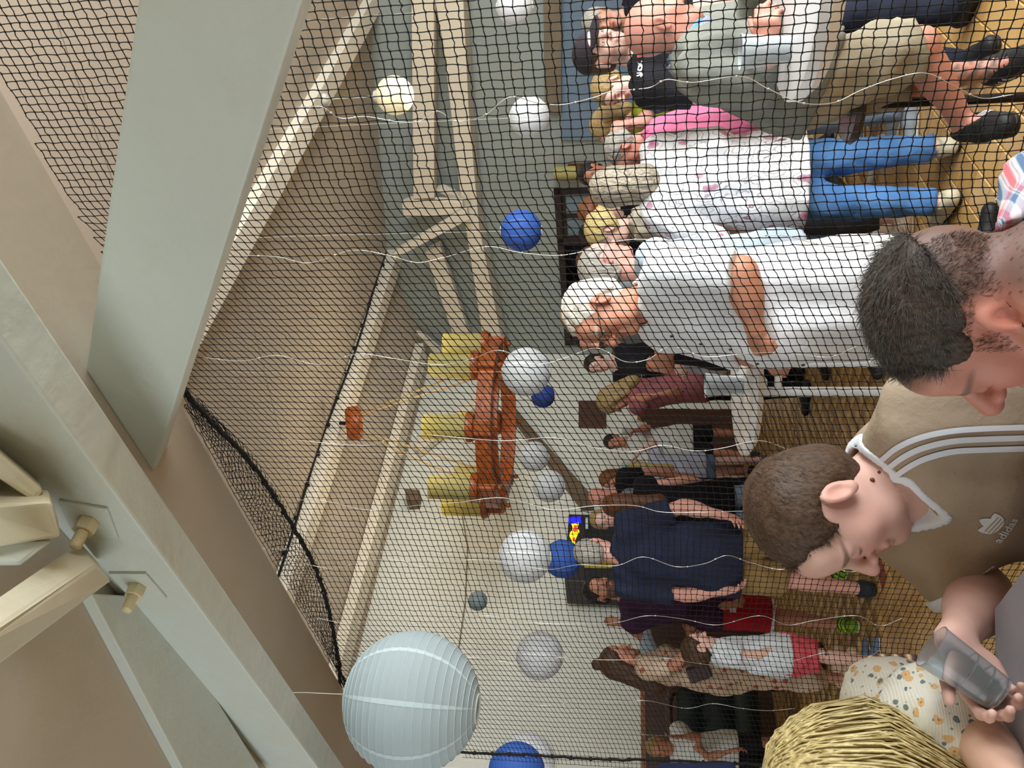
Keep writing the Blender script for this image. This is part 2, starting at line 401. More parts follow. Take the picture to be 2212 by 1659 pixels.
# timbers and fixings in the upper corner behind the tie beam
k0 = [P(-40, 955, 1.25), P(-40, 1225, 1.25), P(60, 1222, 1.30), P(20, 1100, 1.32)]
timber('corner_post', 'cream painted timber end with a fixing behind the tie beam',
       MB().hexa([P(-50, 1090, 1.30), P(112, 1086, 1.30), P(132, 1160, 1.36), P(-50, 1190, 1.30)], [P(-50, 1060, 1.42), P(105, 1056, 1.42), P(128, 1130, 1.46), P(-50, 1160, 1.42)]), MATS['painted_timber_cream'])
timber('corner_plank', 'cream painted plank behind the tie beam at the picture edge',
       MB().hexa([P(-40, 940, 1.32), P(95, 1060, 1.36), P(75, 1085, 1.36), P(-40, 1010, 1.32)], [P(-40, 930, 1.44), P(90, 1045, 1.47), P(72, 1080, 1.47), P(-40, 990, 1.44)]), MATS['painted_timber_cream'])
timber('corner_block', 'pale painted block under the cream timber end',
       MB().hexa([P(-40, 1166, 1.33), P(115, 1168, 1.36), P(45, 1222, 1.34), P(-40, 1222, 1.31)], [P(-40, 1156, 1.45), P(105, 1158, 1.47), P(40, 1212, 1.45), P(-40, 1212, 1.43)]))
# truss against the right-hand wall
aT = 8.72
def on_truss(*pts, a=aT): return [onA(x, y, a) for x, y in pts]
def truss(name, label, pts, depth=.2, a=aT): return timber(name, label, MB().prism(on_truss(*pts, a=a), AV * depth), M_timber2, .006)
truss('wall_plate_beam', 'long cream beam running along the right-hand wall above the door',
      [(928, -60), (998, -60), (1012, 230), (1035, 490), (1092, 775), (1050, 775), (992, 400), (958, 100)], .36)
truss('truss_beam', 'cream truss beam above the wall plate at the picture top', [(888, -60), (937, -60), (938, 428), (893, 430)], .2, 8.6)
truss('truss_post', 'cream truss post where the roof beams meet', [(888, 432), (998, 438), (1003, 462), (872, 470), (868, 440)], .1, 8.60)
truss('truss_strut', 'pale truss strut slanting down from the post', [(858, 540), (1008, 452), (1014, 474), (858, 556), (845, 552)], .08, 8.5)
truss('truss_strut', 'short dark-sided truss strut beside the post', [(942, 412), (1004, 446), (1004, 432), (955, 408)], .12, 8.75)
truss('truss_strut', 'long tan truss strut above the chandelier lamps', [(918, 545), (950, 530), (1020, 742), (985, 742)], .12, 8.8)
truss('truss_strut', 'thin dark truss strut above the chandelier lamp shades', [(898, 722), (915, 728), (985, 790), (965, 795)], .1, 8.8)
timber('truss_strut', 'tan truss strut slanting behind the chandelier ropes', MB().prism([onB(x, y, H1 - .16) for x, y in ((893, 958), (1050, 832), (1062, 850), (905, 976))], BV * .12), M_timber2)
timber('wall_brace', 'brown brace slanting down the far wall behind the lanterns', MB().prism([onB(x, y, H1 - .12) for x, y in ((1098, 866), (1272, 1062), (1282, 1092), (1256, 1092), (1098, 888))], BV * .11), mat('brown_brace', '#6d5a44', .6))
timber('wall_bracket', 'small wooden bracket on the far wall near the ridge', MB().prism([onB(x, y, H1 - .2) for x, y in ((874, 1056), (906, 1058), (902, 1080), (878, 1082))], BV * .2), mat('brown_brace', '#6d5a44', .6))
# cable clipped to the ridge beam
ca = thing('ceiling_cable', 'black cable with clips stretched along the ridge beam', 'cable', rc(6, 6.54, CAMZ + 3.36))
cpts = [rc(a, 6.535, CAMZ + 3.33 - .02 * math.sin(a * 2)) for a in np.linspace(AS + .05, 9.0, 40)]
MB().tube(cpts, .013, 8).build('cable', M_rope_black, ca, smooth=True)
for a in np.arange(2.0, 9.0, .42): MB().box(rc(a, 6.535, CAMZ + 3.335), AV * .012, BV * .022, np.array([0, 0, .022])).build('clip', M_rope_black, ca)
# thin conduit on the far wall
MBc = MB().tube([onB(x, y, H1 - .02) for x, y in ((990, 1066), (1010, 1180), (1005, 1300), (985, 1440), (975, 1560))], .008, 6)
tag(MBc.build('wall_cable', mat('tan_cable', '#8f8262', .6), smooth=True), 'thin tan cable crossing the far wall behind the lanterns', 'cable')
# plaque
pl = [onB(x, y, H1 - .005) for x, y in ((1250, 868), (1250, 925), (1310, 926), (1309, 868))]
tag(MB().prism(pl, -BV * .03).build('wall_plaque', mat('brown_plaque', '#5a3e2f', .5, .2, 6, .1, 30), bevel=.005), 'square dark brown plaque hanging on the far wall', 'plaque')
# ------------------------------------------------------------------ safety net
rng = np.random.default_rng(7)
AN = AS + .018
ys = [-330.0]
while ys[-1] < 1632: ys.append(ys[-1] + 20.0 - 8.6 * max(0, ys[-1]) / 1300)
ys = np.array(ys); n_col = len(ys)
bcol = np.array([onA(1106, y, AN) @ BV for y in ys]); ZT = CAMZ + HS - .004
# strands running across hang level at both ends and sag in slanting steps between
slope = np.interp(ys, [-330, 380, 470, 700, 1000, 1100, 1330, 1400, 1560, 1640], [0.02, .05, .55, .62, .60, .08, .05, .55, .6, .1])
dpx = np.array([AN / (ray(1106, y) @ AV) for y in ys]) / FPX
zoff = -np.cumsum(np.r_[0, slope[1:] * np.diff(ys) * dpx[1:]])
zoff -= zoff[0]
CZL = .0176
def net_z(i, j): return ZT - CZL * j + zoff[i]
# the rope that borders the net: image points, then its height at each strand
rope_px = [(400, 845), (418, 870), (470, 925), (530, 985), (585, 1062), (640, 1150), (680, 1225), (705, 1300), (724, 1385), (733, 1440), (735, 1480), (742, 1530), (800, 1590), (900, 1615), (1000, 1625), (1100, 1629), (1180, 1633), (1290, 1640), (1400, 1641), (1500, 1646), (1700, 1652), (2000, 1656)]
rope = spline([onA(x, y, AN - .004) for x, y in rope_px], 8)
rb = np.array([p @ BV for p in rope]); rz = rope[:, 2]
top_z = np.array([np.interp(b, rb[:100], rz[:100]) if b > rb[0] else ZT for b in bcol]); top_z = np.minimum(top_z, ZT)
top_z[ys > 1610] = np.minimum(top_z[ys > 1610], onA(1000, 1625, AN)[2])
V = []; F = []; idx = {}
jmax = 190
for i in range(n_col):
    for j in range(-75, jmax):
        z = net_z(i, j)
        if z > top_z[i] + .004 or z < .25: continue
        wob = rng.normal(0, .0007, 2); ap = AN + .012 * math.sin(bcol[i] * 2.1 + z * 1.7)
        idx[(i, j)] = len(V); V.append(rc(ap, bcol[i] + wob[0] * (1 + (ys[i] > 1000)), z + wob[1]))
nodes = np.array(V)
segs = []; mids = []
for (i, j), k in idx.items():
    for di, dj in ((0, 1), (1, 0)):
        k2 = idx.get((i + di, j + dj))
        if k2 is None: continue
        segs.append((k, k2)); mids.append(rng.normal(0, .0012, 2) if di else rng.normal(0, .0005, 2))
segs = np.array(segs); mids = np.array(mids)
def strand_mesh(A_, M_, B_, r):
    """three-sided cords from A over M to B"""
    n = len(A_); view = nrm(AV)
    T = B_ - A_; T /= np.linalg.norm(T, axis=1, keepdims=True) + 1e-9
    u = np.cross(T, view); u /= np.linalg.norm(u, axis=1, keepdims=True) + 1e-9; v = np.cross(u, T)
    rr = np.asarray(r).reshape(-1, 1); out = []
    for Q in (A_, M_, B_):
        for t in (0, 2 * math.pi / 3, 4 * math.pi / 3): out.append(Q + rr * (math.cos(t) * u + math.sin(t) * v))
    Vs = np.stack(out, 1).reshape(-1, 3); f = []
    for a in (0, 3):
        for t in range(3): f.append((a + t, a + (t + 1) % 3, a + 3 + (t + 1) % 3, a + 3 + t))
    Fs = (np.arange(n)[:, None, None] * 9 + np.array(f)[None]).reshape(-1, 4); return Vs, Fs
A_ = nodes[segs[:, 0]]; B_ = nodes[segs[:, 1]]; M_ = (A_ + B_) / 2 + mids[:, :1] * np.array([0, 0, 1]) + mids[:, 1:] * BV
SV, SF = strand_mesh(A_, M_, B_, .00105)
# knots
kr = .0021; oc = np.array([(1, 1, 1), (-1, -1, 1), (-1, 1, -1), (1, -1, -1)]) * kr * .8
KV = (nodes[:, None] + oc[None]).reshape(-1, 3); ocf = np.array([(0, 1, 3), (0, 2, 1), (0, 3, 2), (1, 2, 3)])
KF = (np.arange(len(nodes))[:, None, None] * 4 + ocf[None]).reshape(-1, 3)
net = thing('safety_net', 'fine black safety net hanging across the hall from the low ceiling', 'net', rc(AN, 1.5, .3))
M_net = mat('black_net_twine', '#0e0c09', .8, .2, 60)
nm = obj('netting', make_mesh('netting', local_to(SV, net), SF), M_net, net); tag(nm, kind='stuff')
nk = obj('net_knots', make_mesh('net_knots', local_to(KV, net), KF), M_net, net); tag(nk, kind='stuff')
# slack bunched netting between the rope and the ceiling edge
Af, Mf, Bf = [], [], []
for layer in range(2):
    G = {}; nk_ = 11
    for i in range(n_col):
        if not (868 < ys[i] < 1530): continue
        z0 = top_z[i]; z1 = ZT + .012
        for k in range(nk_ + 1):
            t = k / nk_; wv = math.sin(ys[i] * .031 + layer * 1.9 + t * 2.2); G[(i, k)] = rc(AN + .004 + layer * .014 + .022 * t * (1 - t) * (1 + wv), bcol[i] + .012 * t * math.sin(ys[i] * .05 + layer * 2 + 3 * t) + rng.normal(0, .0012), z0 + (z1 - z0) * (t + .045 * math.sin(ys[i] * .043 + layer * 2.4) * math.sin(math.pi * t)) + rng.normal(0, .0012))
    for (i, k), q in G.items():
        for di, dk in ((1, 0), (0, 1), (1, 1)):
            if (di, dk) == (1, 1) and layer == 0: continue
            if (di, dk) == (1, 0) and layer == 1: continue
            q2 = G.get((i + di, k + dk))
            if q2 is not None: Af.append(q); Bf.append(q2); Mf.append((q + q2) / 2 + rng.normal(0, .0012, 3))
FV, FF_ = strand_mesh(np.array(Af), np.array(Mf), np.array(Bf), .0011)
fo = obj('bunched_netting', make_mesh('bunched_netting', local_to(FV, net), FF_), M_net, net); tag(fo, kind='stuff')
rr_ = rope + rng.normal(0, .0015, rope.shape)
MB().tube(rr_, .0058, 8).build('border_rope', M_rope_black, net, smooth=True)
for k in range(0, len(rope) - 1, 3):
    q = rope[k]; t = nrm(rope[k + 1] - rope[k]); pr = MB()
    pr.lathe([(.0075, -.006), (.009, 0), (.0075, .006)], q, 6, t).build('rope_lashing', M_rope_black, net)

# ------------------------------------------------------------------ fairy light wires hanging down the net
M_wire = mat('silver_wire', '#e8e4dc', .25, .1, 40, metal=.6)
def fairy(pts, label, a=AN - .014):
    t = thing('fairy_light_wire', label, 'string lights', onA(*pts[0], a), 'silver fairy light wires on the net')
    sp = spline([onA(x, y, a - .008 * math.sin(k * 1.7)) for k, (x, y) in enumerate(pts)], 10)
    MB().tube(sp, .0007, 5).build('wire', M_wire, t, smooth=True)
    for k in range(4, len(sp) - 2, 11): MB().sphere(sp[k], (.0018, .0018, .003), 6, 4).build('light_bead', M_wire, t, smooth=True)
fairy([(640, 232), (695, 231), (735, 255), (790, 252), (860, 263), (905, 262), (945, 240), (985, 262), (1045, 250), (1100, 210), (1160, 222), (1215, 226), (1285, 210), (1320, 198), (1400, 190), (1440, 172), (1500, 178), (1600, 165), (1660, 192), (1730, 222), (1800, 222), (1860, 195), (1930, 170), (2000, 158), (2060, 185), (2120, 212), (2190, 204)], 'fairy light wire hanging nearest the picture top, past the globe lamp')
fairy([(530, 552), (600, 555), (670, 568), (760, 541), (840, 552), (900, 567), (960, 556), (1050, 533), (1120, 545), (1200, 552), (1260, 543), (1340, 520), (1420, 520), (1500, 545), (1600, 520), (1680, 508), (1780, 530), (1850, 532), (1960, 505), (2020, 515), (2090, 520), (2160, 512)], 'fairy light wire passing the bright blue lantern')
fairy([(440, 772), (520, 780), (600, 768), (690, 788), (770, 765), (860, 776), (950, 788), (1020, 775), (1080, 757), (1160, 786), (1230, 770), (1290, 752), (1350, 781), (1400, 776), (1450, 748), (1520, 770), (1600, 765), (1680, 762), (1760, 770), (1800, 770), (1850, 748)], 'fairy light wire above the round white table beside the chandelier')
fairy([(620, 948), (680, 955), (790, 962), (850, 946), (920, 940), (1000, 946), (1090, 952), (1200, 946), (1290, 968), (1370, 975), (1430, 962), (1500, 974), (1560, 968), (1640, 952), (1700, 970), (1750, 987), (1800, 978), (1870, 985)], 'fairy light wire passing just below the chandelier middle')
fairy([(640, 1080), (700, 1082), (780, 1100), (830, 1102), (900, 1092), (990, 1085), (1080, 1075), (1150, 1090), (1200, 1102), (1280, 1093), (1370, 1092), (1430, 1106), (1520, 1106), (1600, 1104), (1680, 1098)], 'fairy light wire over the brown haired woman in black')
fairy([(650, 1216), (720, 1228), (790, 1212), (860, 1210), (920, 1225), (1000, 1210), (1080, 1213), (1180, 1230), (1250, 1220), (1330, 1222), (1390, 1203), (1460, 1224), (1520, 1218), (1570, 1200), (1620, 1215), (1690, 1230), (1760, 1210), (1830, 1235), (1880, 1225)], 'fairy light wire over the man in the navy T-shirt')
fairy([(680, 1334), (760, 1348), (830, 1335), (900, 1346), (960, 1340), (1050, 1330), (1150, 1345), (1250, 1348), (1330, 1345), (1400, 1330), (1480, 1338), (1550, 1350), (1640, 1330), (1700, 1350), (1760, 1340), (1850, 1330), (1900, 1352), (1950, 1335)], 'fairy light wire between the man in red shorts and the woman in the floral dress')
fairy([(760, 1420), (830, 1440), (1000, 1420), (1080, 1428), (1130, 1436), (1200, 1420), (1290, 1425), (1380, 1425), (1440, 1422), (1500, 1432), (1570, 1440), (1640, 1438), (1710, 1428), (1790, 1410), (1850, 1432), (1900, 1405)], 'fairy light wire in front of the woman in the floral dress')
fairy([(1045, 1518), (1100, 1510), (1170, 1524), (1250, 1515), (1330, 1516), (1400, 1514), (1480, 1530), (1540, 1520), (1600, 1530), (1660, 1535), (1720, 1530)], 'fairy light wire above the dark armchair, lowest in the picture')

# ------------------------------------------------------------------ paper lanterns
def lantern_mat(name, color, tr=.35):
    if name in MATS: return MATS[name]
    t = NT(name); v = t.coord('Object'); c = srgb(color)
    t.col(t.ramp(t.noise(v, 5, 4), [(.3, tuple(x * .9 for x in c)), (.7, c)])); t.rough(.7)
    mp = t.coord('Object', (60, 60, 2)); t.bump(t.noise(mp, 1.0, 3), .15, .004)
    tl = t.n('ShaderNodeBsdfTranslucent'); tl.inputs[0].default_value = (*c, 1); mx = t.n('ShaderNodeMixShader'); mx.inputs[0].default_value = tr
    out = t.t.nodes['Material Output']; t.l(t.b.outputs[0], mx.inputs[1]); t.l(tl.outputs[0], mx.inputs[2]); t.l(mx.outputs[0], out.inputs[0])
    MATS[name] = t.m; return t.m
ML = {'white': lantern_mat('white_paper', '#e4e7e9'), 'blue': lantern_mat('blue_paper', '#3f6cc4'), 'navy': lantern_mat('navy_paper', '#2c4a9c'), 'cool': lantern_mat('pale_blue_white_paper', '#cbdade'), 'grey': lantern_mat('grey_blue_paper', '#93a3a6')}
M_seamw = {'white': lantern_mat('white_paper_seam', '#fbfdfd'), 'cool': lantern_mat('pale_paper_seam', '#ecfbff'), 'blue': lantern_mat('blue_paper_seam', '#5d86d8'), 'navy': lantern_mat('navy_paper_seam', '#3c5cb0'), 'grey': lantern_mat('grey_paper_seam', '#a7b5b8')}
M_hang = mat('thin_white_cord', '#d8d6cc', .7)
def lantern(x, y, rpx, d, col, label, ribs=20, tilt=0.0, ceil=None):
    c = P(x, y, d); R = rpx / FPX * d; t = thing('paper_lantern', label, 'lantern', c, 'paper lanterns hanging in the hall')
    prof = []; sub = 3; th0, th1 = .22, math.pi - .20
    for k in range(ribs * sub + 1):
        th = th0 + (th1 - th0) * k / (ribs * sub); ph = (k % sub) / sub
        r = R * (1 - .012 * math.sin(ph * math.pi)); prof.append((r * math.sin(th), r * math.cos(th)))
    ax = nrm((math.sin(tilt), 0, math.cos(tilt))); n = 56 if rpx > 100 else 32
    MB().lathe(prof, c, n, ax).build('paper_shade', ML[col], t, smooth=True, sharp=None)
    for (rr, hh) in ((math.sin(th0) * R, math.cos(th0) * R), (math.sin(th1) * R, math.cos(th1) * R)):
        MB().lathe([(rr + .003 * math.cos(q), hh + .003 * math.sin(q)) for q in np.linspace(0, 2 * math.pi, 7)[:-1]], c, 28, ax, closed=True).build('wire_ring', M_hang, t)
    if rpx > 100:                                              # fine hoop wires of the nearest lantern
        for k in range(1, ribs): 
            th = th0 + (th1 - th0) * k / ribs
            MB().lathe([((R + .0002) * math.sin(th) + .0011 * math.cos(q), (R + .0002) * math.cos(th) + .0011 * math.sin(q)) for q in np.linspace(0, 2 * math.pi, 5)[:-1]], c, 56, ax, closed=True).build('hoop', M_seamw[col], t, smooth=True)
    # overlapping paper seams from pole to pole
    ref = nrm(np.cross(ax, (0, 1, 0))); ref2 = np.cross(ax, ref)
    for s in range(8):
        a0 = s * math.pi / 4 + .35; m = MB(); q0 = []
        for k in range(ribs * sub + 1):
            th = th0 + (th1 - th0) * k / (ribs * sub); wd = .035
            r_ = R * (1.003 - .012 * math.sin((k % sub) / sub * math.pi)); q0.append([c + r_ * (math.sin(th) * (math.cos(a0 + e) * ref + math.sin(a0 + e) * ref2) + math.cos(th) * ax) for e in (-wd, 0, wd)])
        V_ = [p for q in q0 for p in q]; F_ = [(3 * k + e, 3 * k + e + 1, 3 * k + e + 4, 3 * k + e + 3) for k in range(len(q0) - 1) for e in (0, 1)]
        m.add(V_, F_).build('paper_seam', M_seamw[col], t, smooth=True)
    top = c + ax * R * math.cos(th0)
    zt_ = (CAMZ + HS) if (c @ AV) < AS else hceil(min(H1, max(-2, c @ BV)))
    MB().tube([top - np.array([0, 0, .01]), (top + np.array([c[0], c[1], zt_])) / 2 + np.array([.003, 0, 0]), np.array([c[0], c[1], zt_])], .0012, 5).build('hanging_cord', M_hang, t)
lantern(890, 1515, 147, 2.4, 'cool', 'big white paper lantern in front of the net, nearest of all', 22, .05)
lantern(1116, 1668, 62, 4.2, 'blue', 'blue paper lantern cut by the picture edge next to the net rope')
lantern(1136, 1652, 66, 5.4, 'white', 'white paper lantern mostly hidden behind the edge blue lantern')
lantern(1166, 1416, 51, 5.6, 'white', 'white paper lantern near the woman with the hair bun')
lantern(1134, 1202, 57, 5.2, 'white', 'large white paper lantern half covering a blue one')
lantern(1215, 1207, 41, 6.4, 'blue', 'blue paper lantern beside the short-haired man in navy')
lantern(1032, 1298, 21, 8.0, 'grey', 'tiny grey lantern on the far wall')
lantern(1186, 1050, 35, 7.4, 'white', 'white paper lantern over the wall brace, the one further from the chandelier')
lantern(1154, 986, 33, 8.2, 'white', 'small white paper lantern just below the chandelier')
lantern(1137, 803, 53, 5.8, 'white', 'white paper lantern touching the chandelier end')
lantern(1173, 855, 26, 7.6, 'navy', 'small dark blue paper lantern beneath the chandelier end')
lantern(1126, 498, 45, 5.4, 'blue', 'bright blue paper lantern in front of the right-hand wall')
lantern(1144, 253, 44, 5.4, 'white', 'white paper lantern between the blue lantern and the picture top')
lantern(1112, 14, 40, 5.4, 'white', 'white paper lantern cut off by the picture top')

# ------------------------------------------------------------------ globe pendant lamp
bD = 3.22; pc = onB(853, 206, bD); pr_ = 41 / FPX * (ray(853, 206) @ FN) * np.linalg.norm(pc - EYE) / np.linalg.norm(ray(853, 206))
pl_ = thing('pendant_lamp', 'cream glass globe lamp on a thin white rod', 'lamp', pc)
gl = NT('opal_glass'); gl.col(srgb('#f3edcf')); gl.rough(.25); gl.b.inputs['Emission Color'].default_value = (*srgb('#ffe9b0'), 1); gl.b.inputs['Emission Strength'].default_value = .25
MB().lathe([(pr_ * math.sin(t), pr_ * math.cos(t)) for t in np.linspace(.18, math.pi - .5, 24)], pc, 32).build('globe', gl.m, pl_, smooth=True)
MB().lathe([(0, -pr_ * .86), (pr_ * .3, -pr_ * .87), (pr_ * .5, -pr_ * .87), (pr_ * .47, -pr_ * .9), (0, -pr_ * .9)], pc, 24).build('globe_rim', M_hang, pl_, smooth=True)
MB().lathe([(0, pr_ * 1.15), (pr_ * .28, pr_ * 1.12), (pr_ * .34, pr_ * .93), (0, pr_ * .93)], pc, 20).build('lamp_cap', M_hang, pl_, smooth=True, sharp=40)
zr = CAMZ + 2.74
MB().tube([pc + np.array([0, 0, pr_]), np.array([pc[0], pc[1], zr])], .008, 8).build('rod', M_hang, pl_)
MB().lathe([(0, 0), (.05, 0), (.045, -.03), (.01, -.05), (0, -.05)], (pc[0], pc[1], zr), 16).build('ceiling_rose', M_hang, pl_, smooth=True, sharp=40)
def point(name, loc, power, col, r=.12, parent=None):
    l = bpy.data.lights.new(name, 'POINT'); l.energy = power; l.color = col; l.shadow_soft_size = r
    o = bpy.data.objects.new(name, l); COL.objects.link(o); o.location = tuple(loc); return o
point('pendant_light', pc + np.array([0, 0, -pr_ - .1]), 14, (1, .88, .62), .1)

# ------------------------------------------------------------------ chandelier
M_orange = mat('varnished_pine', '#a8551f', .35, .3, 4, .08, 25, scale3=(3, 3, 9))
M_shade = lantern_mat('yellow_lamp_shade', '#cfc684', .45)
hc = P(1074, 917, 8.7); RC = 170 / FPX * 8.7
ch = thing('chandelier', 'orange wooden wheel chandelier with yellow cylinder lamp shades', 'chandelier', hc)
MB().lathe([(RC + .05, -.075), (RC + .05, .075), (RC - .05, .075), (RC - .05, -.075)], hc, 48, closed=True).build('wheel_rim', M_orange, ch, smooth=True, sharp=40)
MB().lathe([(RC * .80 + .03, -.06), (RC * .80 + .03, .02), (RC * .80 - .03, .02), (RC * .80 - .03, -.06)], hc + np.array([0, 0, -.05]), 48, closed=True).build('lower_ring', M_orange, ch, smooth=True, sharp=40)
for k in range(8):
    t = k * math.pi / 4 + .02; dr = np.array([math.sin(t), -math.cos(t), 0]); tg_ = np.array([math.cos(t), math.sin(t), 0]); q = hc + dr * (RC + .02)
    b_ = MB().box(q, dr * .08, tg_ * .085, np.array([0, 0, .09])).build('lamp_block', M_orange, ch, bevel=.02)
    MB().lathe([(0, 0), (.13, .0), (.15, .04), (.15, .07), (0, .07)], q + np.array([0, 0, .085]), 20).build('lamp_cup', M_orange, ch, smooth=True, sharp=50)
    MB().lathe([(.122, 0), (.122, .44), (.118, .44), (.118, 0)], q + np.array([0, 0, .145]), 28, closed=True).build('lamp_shade', M_shade, ch, smooth=True, sharp=60)
    MB().lathe([(0, 0), (.02, -.015), (.028, -.04), (.016, -.06), (0, -.065)], q + np.array([0, 0, -.085]), 10).build('turned_knob', M_orange, ch, smooth=True)
top = np.array([hc[0], hc[1], CAMZ + 3.19]); pu = P(760, 918, 8.9); top = np.array([hc[0], hc[1] + .05, pu[2]])
MB().lathe([(0, .09), (.16, .09), (.19, .05), (.19, -.05), (.15, -.09), (0, -.09)], top, 28, nrm(np.array([-.1, -.35, 1.0]))).build('ceiling_pulley', M_orange, ch, smooth=True, sharp=40)
M_rope = mat('hemp_rope', '#b59d72', .8, .2, 60)
for k in (1, 3, 5, 7):
    t = k * math.pi / 4 + .02; q = hc + np.array([math.sin(t), -math.cos(t), 0]) * RC
    MB().tube([top + np.array([math.sin(t), -math.cos(t), 0]) * .1, q + np.array([0, 0, .1])], .012, 6).build('rope', M_rope, ch)
MB().tube([top, np.array([top[0], top[1], hceil(min(top @ BV, H1)) - .17])], .02, 6).build('hook_rod', M_rope_black, ch)
for k in range(0, 8, 2):
    t = k * math.pi / 4 + .02; q = hc + np.array([math.sin(t), -math.cos(t), 0]) * (RC + .02); point('chandelier_bulb', q + np.array([0, 0, .75]), 12, (1, .85, .62), .1)

# ------------------------------------------------------------------ wall lamps
def sconce(c, n, label, s=1.0):
    t = thing('wall_lamp', label, 'lamp', c)
    MB().lathe([(.075 * s, 0), (.075 * s, .27 * s), (.071 * s, .27 * s), (.071 * s, 0)], c, 24, closed=True).build('lamp_shade', M_shade, t, smooth=True, sharp=60)
    side = np.cross(n, (0, 0, 1)); M_b = mat('brown_bracket', '#6b3d22', .45, .2, 8)
    MB().box(c - n * .0 + np.array([0, 0, -.02 * s]), n * .09 * s, side * .05 * s, np.array([0, 0, .018 * s])).build('bracket_arm', M_b, t, bevel=.004)
    MB().box(c - n * .11 * s + np.array([0, 0, .0]), n * .012, side * .05 * s, np.array([0, 0, .11 * s])).build('wall_plate', M_b, t, bevel=.004)
sconce(onB(1282, 1272, H1 - .13), -BV, 'yellow shaded wall lamp behind the bearded man in purple', 1.15)
sconce(onA(1246, 372, A2 - .14), -AV, 'yellow shaded wall lamp beside the dark door frame', 1.05)
